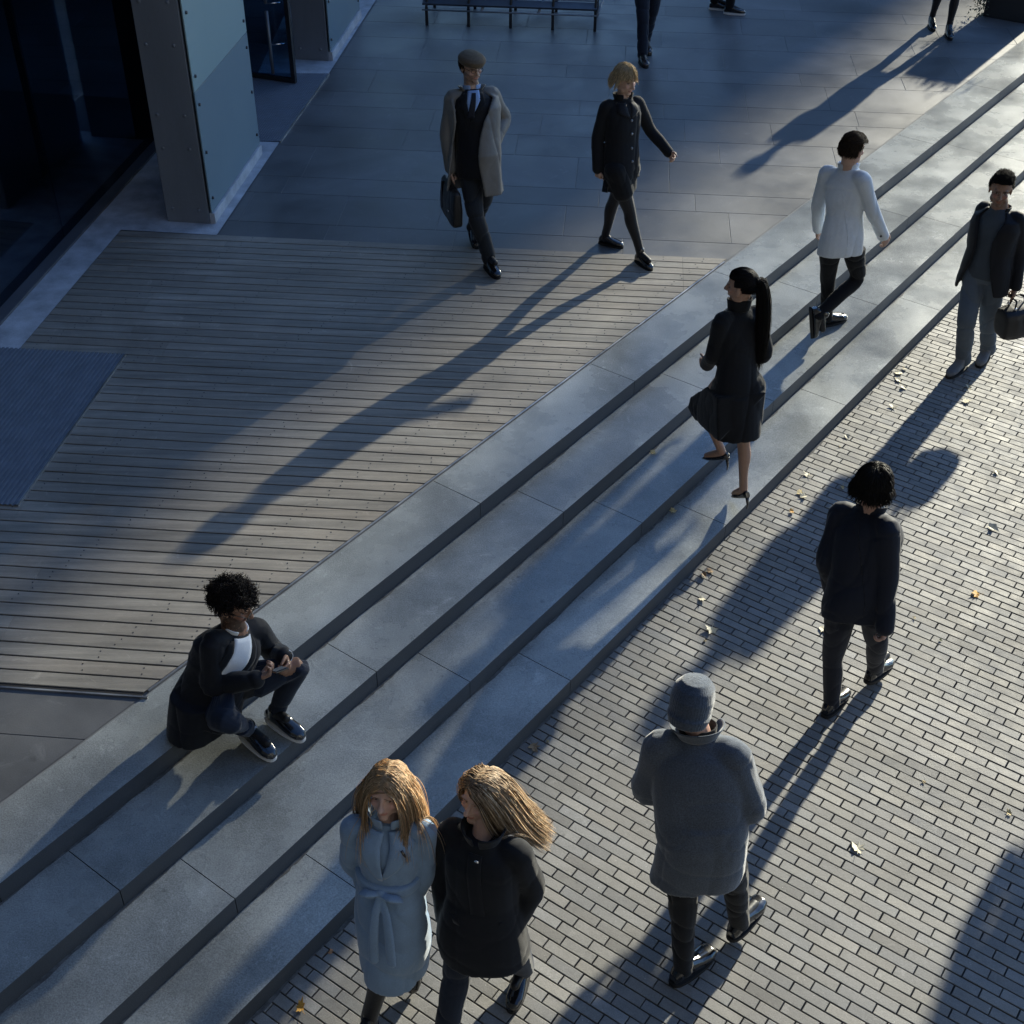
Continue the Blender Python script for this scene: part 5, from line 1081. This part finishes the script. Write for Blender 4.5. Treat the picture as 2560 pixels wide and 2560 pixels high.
# ---- woman in blue coat
def blue_woman():
    az = -100; F_ = azv(az)
    fr = person(POSE['blue'], 1.70, ZB, 'fair haired woman in a belted light blue coat', armset(az, R=dict(pocket=True), L=dict(pocket=True)), (-103, 6), male=False, skin=(.58, .37, .29), brow=(.20, .12, .07), shade_legs=(.012, .012, .014))
    J = fr.J; P = Parts()
    for s in 'RL':
        H_, K, A = J[s+'H'], J[s+'K'], J[s+'A']; P.limb([H_, H_.lerp(K, .5), K, K.lerp(A, .3), K.lerp(A, .65), A, A-Zv*.03], [.09, .078, .062, .060, .046, .042, .042], 14, 4)
    P.ell(J['PV']-Zv*.05, (V3(1, 0, 0), V3(0, 1, 0), Zv), (.14, .12, .12)); remesh('tights', P, .007, 2, M['tights'], fr.root)
    def ex(P):
        c, r, f = fr.at(0)
        P.rings([(J['PV']+Zv*.02, r, f, .148, .12), (J['PV']-Zv*.15, r, f, .160, .140), (J['PV']-Zv*.32-r*.01, r, f, .160, .165), (J['PV']-Zv*.46-r*.0, r, f, .150, .175), (J['PV']-Zv*.54-r*.0, r, f, .145, .175)], 28, 2.2)
    ct, cb = garment('coat', fr, M['blue_coat'], [(-.1, .172, .138), (.08, .168, .134), (.25, .148, .120), (.34, .142, .116), (.45, .155, .124), (.60, .172, .134), (.78, .182, .128), (.89, .160, .106), (.97, .10, .082), (1.04, .08, .076)], 1.0, 62, .011, (11, 11, 4), r=(.082, .072, .064, .058), extra=ex, voxel=.008)
    tuck(child(fr, 'tights'), cb, J['PV'].z-.58); tuck(child(fr, 'body'), cb, J['PV'].z-.1, .008, .08, J['NK'].z-.12)
    k = fr.sc; cc, r, f = fr.at(.31)
    P = Parts(); P.rings([(cc+fr.U*z_, r, f, a*k, b_*k) for z_, a, b_ in ((-.030, .150, .130), (-.024, .165, .142), (.024, .165, .142), (.030, .150, .130))], 30, 2.2)
    belt, _ = remesh('belt', P, .006, 2, M['blue_coat'], ct)
    h_ = cb.ray_cast(cc+f*.5, -f, 1)[0] or cc+f*.14; h_ = h_+f*.022
    P = Parts(); P.ell(h_, (r, f, fr.U), (.026, .018, .026), 12)
    P.limb([h_, h_-r*.05+Zv*.012+f*.02, h_-r*.085-Zv*.01, h_-r*.045-Zv*.028, h_], [.014, .022, .024, .02, .012], 10, 3, flat=(fr.U, .5))
    P.limb([h_, h_+r*.05+Zv*.010+f*.02, h_+r*.080-Zv*.015, h_+r*.040-Zv*.03, h_], [.014, .022, .024, .02, .012], 10, 3, flat=(fr.U, .5))
    for e in (.012, -.035): P.limb([h_, h_+r*e-Zv*.08+f*.045, h_+r*(e*1.5)-Zv*.20+f*.075, h_+r*(e*1.7)-Zv*.36+f*.095], [.014, .020, .023, .024], 10, 3, flat=(f, .45))
    remesh('belt_knot', P, .0045, 2, M['blue_coat'], ct)
    for s in (-1, 1): patch(fr, 'lapel', fr.tb, [(1.0, s*.01, s*.07), (.86, s*.02, s*.125), (.68, s*.012, s*.085), (.48, s*-.005, s*.012)], M['blue_coat'], .010, .008, cols=5, parent=ct)
    collar(fr, M['blue_coat'], .078, .105, .075, 12, base=.01)
    tubes('toggle', [(h_*0+(cb.ray_cast(fr.at(.80)[0]-r*.085+f*.5, -f, 1)[0] or cc)+f*.012+V3(0, 0, .02), (cb.ray_cast(fr.at(.80)[0]-r*.085+f*.5, -f, 1)[0] or cc)+f*.016+V3(.014, 0, -.016), .006)], M['shoe_brown'], ct, n=8)
    def col(q, rnd): return (.66, .46, .27) if rnd.random() < .6 else ((.85, .66, .43) if rnd.random() < .6 else (.34, .22, .12))
    hair(fr, 6000, lambda q: .44 if q[0] > .0 else .40, lambda q: (.9 if q[0] > .02 else -.75, -.15, -.4), col, grav=.42, hug=.4, rad=.0014, seed=15, free=(.050, .048, 0), scalp=.985, colv=.3, steps=14, bvh=cb, jitter=.24, mask=lambda q: q[2] > (.42 if q[1] > .35 else (-.1 if q[1] > -.1 else -.6)))
    shoe(fr, 'R', M['shoe_black'], plant=True, kind='boot', k=.93); shoe(fr, 'L', M['shoe_black'], d=V3(-.1, -.6, -.6), kind='boot', k=.93)
    return cb
blue_woman()

# ---- woman in black coat
def black_woman():
    az = -100
    fr = person(POSE['black'], 1.72, ZB, 'woman with windblown fair hair in a black coat beside the blue coat', armset(az, R=dict(pocket=True), L=dict(pocket=True)), (-126, 4), male=False, skin=(.56, .36, .28), brow=(.15, .09, .05))
    J = fr.J
    trousers(fr, M['jeans_dark'], (.105, .092, .078, .072, .066), 71, .006)
    def ex(P):
        c, r, f = fr.at(0); P.rings([(J['PV']+Zv*.14, r, f, .155, .115), (J['PV']+Zv*.03, r, f, .180, .140), (J['PV']-Zv*.05, r, f, .193, .153), (J['PV']-Zv*.14, r, f, .205, .165), (J['PV']-Zv*.24-r*.01, r, f, .205, .172)], 28, 2.4)
    ct, cb = garment('coat', fr, M['black_wool'], [(.08, .190, .146), (.30, .185, .142), (.55, .192, .142), (.76, .198, .136), (.88, .172, .114), (.96, .11, .088), (1.03, .086, .080)], 1.0, 72, .006, (11, 11, 4), r=(.090, .080, .072, .062), extra=ex, voxel=.0085, smooth=6)
    collar(fr, M['black_wool'], .080, .108, .070, 8, base=.005)
    patch(fr, 'placket', fr.tb, [(.95, -.030, .030), (.5, -.030, .030), (-.05, -.030, .030)], M['black_wool'], .004, .004, cols=4, parent=ct)
    button(fr, cb, [(.90, -.01)], M['chrome'], .011, ct)
    for a_ in (-1, 1): patch(fr, 'pocket', fr.tb, [(.22, a_*.085, a_*.150), (.14, a_*.085, a_*.150)], M['black_suit'], .014, .004, cols=4, parent=ct)
    def col(q, rnd): return (.46, .33, .21) if rnd.random() < .5 else ((.82, .66, .46) if rnd.random() < .55 else (.12, .075, .045))
    hair(fr, 6000, lambda q: .40, lambda q: (-.7 if q[0] < .35 else .7, -.4, -.2), col, grav=.40, rad=.0014, seed=16, free=(.050, .048, .35), scalp=.985, colv=.3, steps=14, bvh=cb, jitter=.26, wind=(.52, .16, -.25), mask=lambda q: q[2] > (.40 if q[1] > .35 else (-.1 if q[1] > -.1 else -.6)))
    shoe(fr, 'R', M['shoe_black'], plant=True, kind='boot', k=.95); shoe(fr, 'L', M['shoe_black'], plant=True, kind='shoe', k=1.0)
    # handbag between the two
    c = V3(-.255, 3.64, .02); b = empty('handbag', (c.x, c.y, c.z-.15), 'black handbag hanging between the two women in long coats', 'bag'); a, d = V3(.35, .93, 0), V3(.93, -.35, 0); P = Parts()
    P.rings([(c+Zv*.12, a, d, .09, .02), (c+Zv*.09, a, d, .12, .045), (c-Zv*.03, a, d, .135, .060), (c-Zv*.12, a, d, .115, .058), (c-Zv*.15, a, d, .08, .04)], 22, 2.8)
    remesh('bag_body', P, .007, 2, M['bag_black'], b, folds(.004, (14, 14, 14), 17))
    hp = [c+a*.08+Zv*.10, c+a*.06+Zv*.26, c+Zv*.33, c-a*.06+Zv*.26, c-a*.08+Zv*.10]; tubes('strap', [(hp[i], hp[i+1], .007) for i in range(4)], M['bag_black'], b, n=8)
black_woman()

# ---- people cut off by the top of the picture
def walker(J, H, gz, label, mat, top, shoes, kind='shoe', tights=False, male=True, sole=None, up=-.015):
    fr = person(J, H, gz, label, armset(-90, R=dict(pocket=True), L=dict(pocket=True)), (-90, -5), male=male)
    if tights:
        P = Parts(); Jn = fr.J
        for s in 'RL':
            H_, K, A = Jn[s+'H'], Jn[s+'K'], Jn[s+'A']; P.limb([H_, H_.lerp(K, .5), K, K.lerp(A, .3), K.lerp(A, .65), A], [.085, .072, .055, .056, .042, .038], 14, 4)
        remesh('tights', P, .007, 2, M['tights'], fr.root)
        P = Parts(); torso(P, fr, [(-.55, .17, .15), (-.3, .18, .145), (0, .165, .12), (.2, .145, .11)]); remesh('skirt', P, .008, 2, mat, fr.root)
    else: trousers(fr, mat, seed=int(H*1000), up=up)
    garment('jacket', fr, top, JACKET, 1.02, 3, .005, voxel=.01)
    hair(fr, 500, lo(.05), lambda q: (0, .3, -1), DKB, seed=3, steps=4, hug=.5)
    for s in 'RL': shoe(fr, s, M[shoes], plant=True, kind=kind, sole=sole)
    return fr
def stand(x, y, gz, az, H=1.76, stride=.28, lead='R'):
    """joints of a walking figure at a spot, facing az"""
    F_ = azv(az); R_ = V3(F_.y, -F_.x, 0); k = H/1.78; o = V3(x, y, gz); J = {}
    J['PV'] = o+Zv*.92*k; J['NK'] = o+F_*.03+Zv*1.45*k; J['HT'] = o+F_*.06+Zv*H
    for s, e in (('R', 1), ('L', -1)):
        sw = 1 if s == lead else -1
        J[s+'S'] = J['NK']+R_*(.185*e*k)-Zv*.05*k; J[s+'E'] = J[s+'S']+R_*(.05*e)-F_*(sw*.08)-Zv*.27*k; J[s+'W'] = J[s+'E']+F_*(.06-sw*.10)-Zv*.23*k
        J[s+'H'] = J['PV']+R_*(.09*e*k)-Zv*.04*k; J[s+'A'] = o+R_*(.07*e)+F_*(sw*stride)+Zv*(.10+(.03 if sw < 0 else 0)); J[s+'K'] = (J[s+'H']+J[s+'A'])*.5+F_*.06
        J[s+'T'] = J[s+'A']+F_*.17-Zv*.06
    return J
walker(dict(stand(1.50, 15.40, 0, -80, 1.80, .20, 'R')), 1.80, 0, 'person in dark jeans and brown shoes, cut off at the top edge', M['jeans_dark'], M['black_suit'], 'shoe_brown')
walker(stand(2.62, 17.08, 0, -12, 1.74, .10, 'R'), 1.74, 0, 'person in black sneakers with pale soles, feet only at the top edge', M['black_trousers'], M['black_suit'], 'shoe_black', sole=M['sole_white'])
walker(stand(5.22, 16.38, 0, -92, 1.70, .16, 'L'), 1.70, 0, 'woman in black ankle boots, legs only, beside the planter', M['black_trousers'], M['black_wool'], 'shoe_black', 'boot', True, False)
# a passer-by just outside the right edge; whose long shadow crosses the bricks
walker(stand(4.62, 6.75, ZB, -120, 1.78, .28, 'L'), 1.78, ZB, 'person in dark clothes just beyond the right edge', M['charcoal'], M['black_wool'], 'shoe_black')


# ---- fallen leaves
LF = {'p': (.66, .60, .44), 'y': (.55, .43, .20), 'o': (.46, .24, .035), 'b': (.26, .17, .09), 's': (.34, .27, .15), 't': (.45, .22, .10), 'd': (.06, .08, .03)}
for k_, c_ in LF.items(): M['leaf_'+k_] = surf('dry_leaf_'+k_, c_, var=.35, scale=60, rough=.7, speck=.15, bscale=300)
NM = {'p': 'pale dried maple leaf', 'y': 'yellowish curled leaf', 'o': 'orange brown maple leaf', 'b': 'brown crumpled leaf', 's': 'small pale leaf scrap', 't': 'rust coloured leaf scrap', 'd': 'dark green leaf scrap'}
LV = [(3.2,9.26,'p','nearest the feet of the man with the bag'),(3.27,9.33,'p','in the cluster beside the lowest step at the upper right'),(3.17,9.16,'p','just below the cluster beside the lowest step'),(3.2,9.03,'p','lower end of the row by the upper lowest step'),(3.04,8.74,'p','alone beside the lowest step, below the upper cluster'),
(3.73,9.05,'p','under the man with the bag, upper of two'),(3.65,8.84,'p','under the man with the bag, lower of two'),(2.59,8.32,'p','beside the lowest step right of the ponytail woman'),(2.51,8.19,'s','beside the lowest step right of the ponytail woman'),(2.2,7.82,'p','above the head of the navy suit man, left'),
(2.11,7.6,'y','by the lowest step left of the navy suit man'),(2.13,7.56,'p','by the lowest step left of the navy suit man'),(2.01,7.38,'o','left of the navy suit man'),(2.43,7.67,'y','just above the navy suit man'),(3.63,7.88,'p','near the right edge, uppermost of the three'),(3.4,7.21,'p','near the right edge, middle of the three'),(3.1,6.5,'o','near the right edge, below the pale ones'),
(1.3,6.68,'b','beside the lowest step in the middle, left of a pair'),(1.35,6.72,'b','beside the lowest step in the middle, right of a pair'),(1.26,6.44,'p','below the brown pair beside the lowest step'),(1.29,6.14,'p','on the open bricks between the steps and the navy suit man'),(1.24,6.04,'s','on the open bricks above the grey coat man'),(2.02,6.15,'p','left of the thigh of the navy suit man'),(2.63,6.27,'s','right of the hand of the navy suit man'),
(.14,5.14,'b','above the woman in the black coat'),(.22,5.18,'s','above the woman in the black coat'),(1.89,4.43,'p','alone on the bricks right of the grey coat man'),(2.36,4.9,'s','on the lower right bricks'),(2.78,4.68,'y','at the lower right edge'),(-1.0,3.46,'o','at the bottom edge left of the blue coat'),(-.89,3.77,'t','left of the blue coat'),(-.01,4.75,'p','behind the shoulder of the black coat woman'),(2.75,6.06,'d','right of the feet of the navy suit man')]
def leaf(x, y, z, c, label, seed):
    rnd = random.Random(seed); big = {'p': .052, 'y': .045, 'o': .055, 'b': .05, 's': .020, 't': .022, 'd': .024}[c]*rnd.uniform(.75, 1.1); n = 15; V, F = [V3(x, y, z+.006)], []; a0 = rnd.uniform(0, 6.28); cu = rnd.uniform(.2, .6)
    lobes = [l_*rnd.uniform(.7, 1.2) for l_ in (1, .62, .9, .58, .8, .5, .6, .42, .42, .6, .5, .8, .58, .9, .62)]; sq = rnd.uniform(.45, .95)
    for i in range(n):
        t = a0+2*math.pi*i/n; rr = big*lobes[i]*rnd.uniform(.85, 1.15); V.append(V3(x+rr*math.cos(t)*sq, y+rr*math.sin(t), z+.003+cu*rr*(.15+.9*abs(math.cos(t-a0+seed)))))
    for i in range(n): F.append((0, 1+i, 1+(i+1) % n))
    b = len(V); st = V3(x, y, z+.006); e = st-V3(math.cos(a0), math.sin(a0), 0)*big*.9+Zv*.012; cyl(V, F, st, e, .0012, n=4)
    o = mesh_ob('leaf', V, F, M['leaf_'+c], loc=(x, y, z)); md = o.modifiers.new('thick', 'SOLIDIFY'); md.thickness = .0006
    tag(o, label, 'leaf', 'fallen leaves')
for i, (x, y, c, t) in enumerate(LV): leaf(x, y, ZB, c, NM[c]+' '+t, i)
leaf(1.02, 7.74, -2*HS, 'y', 'yellowish curled leaf on the third granite step', 90); leaf(1.13, 7.21, -3*HS, 'y', 'yellowish curled leaf on the lowest granite step', 91)
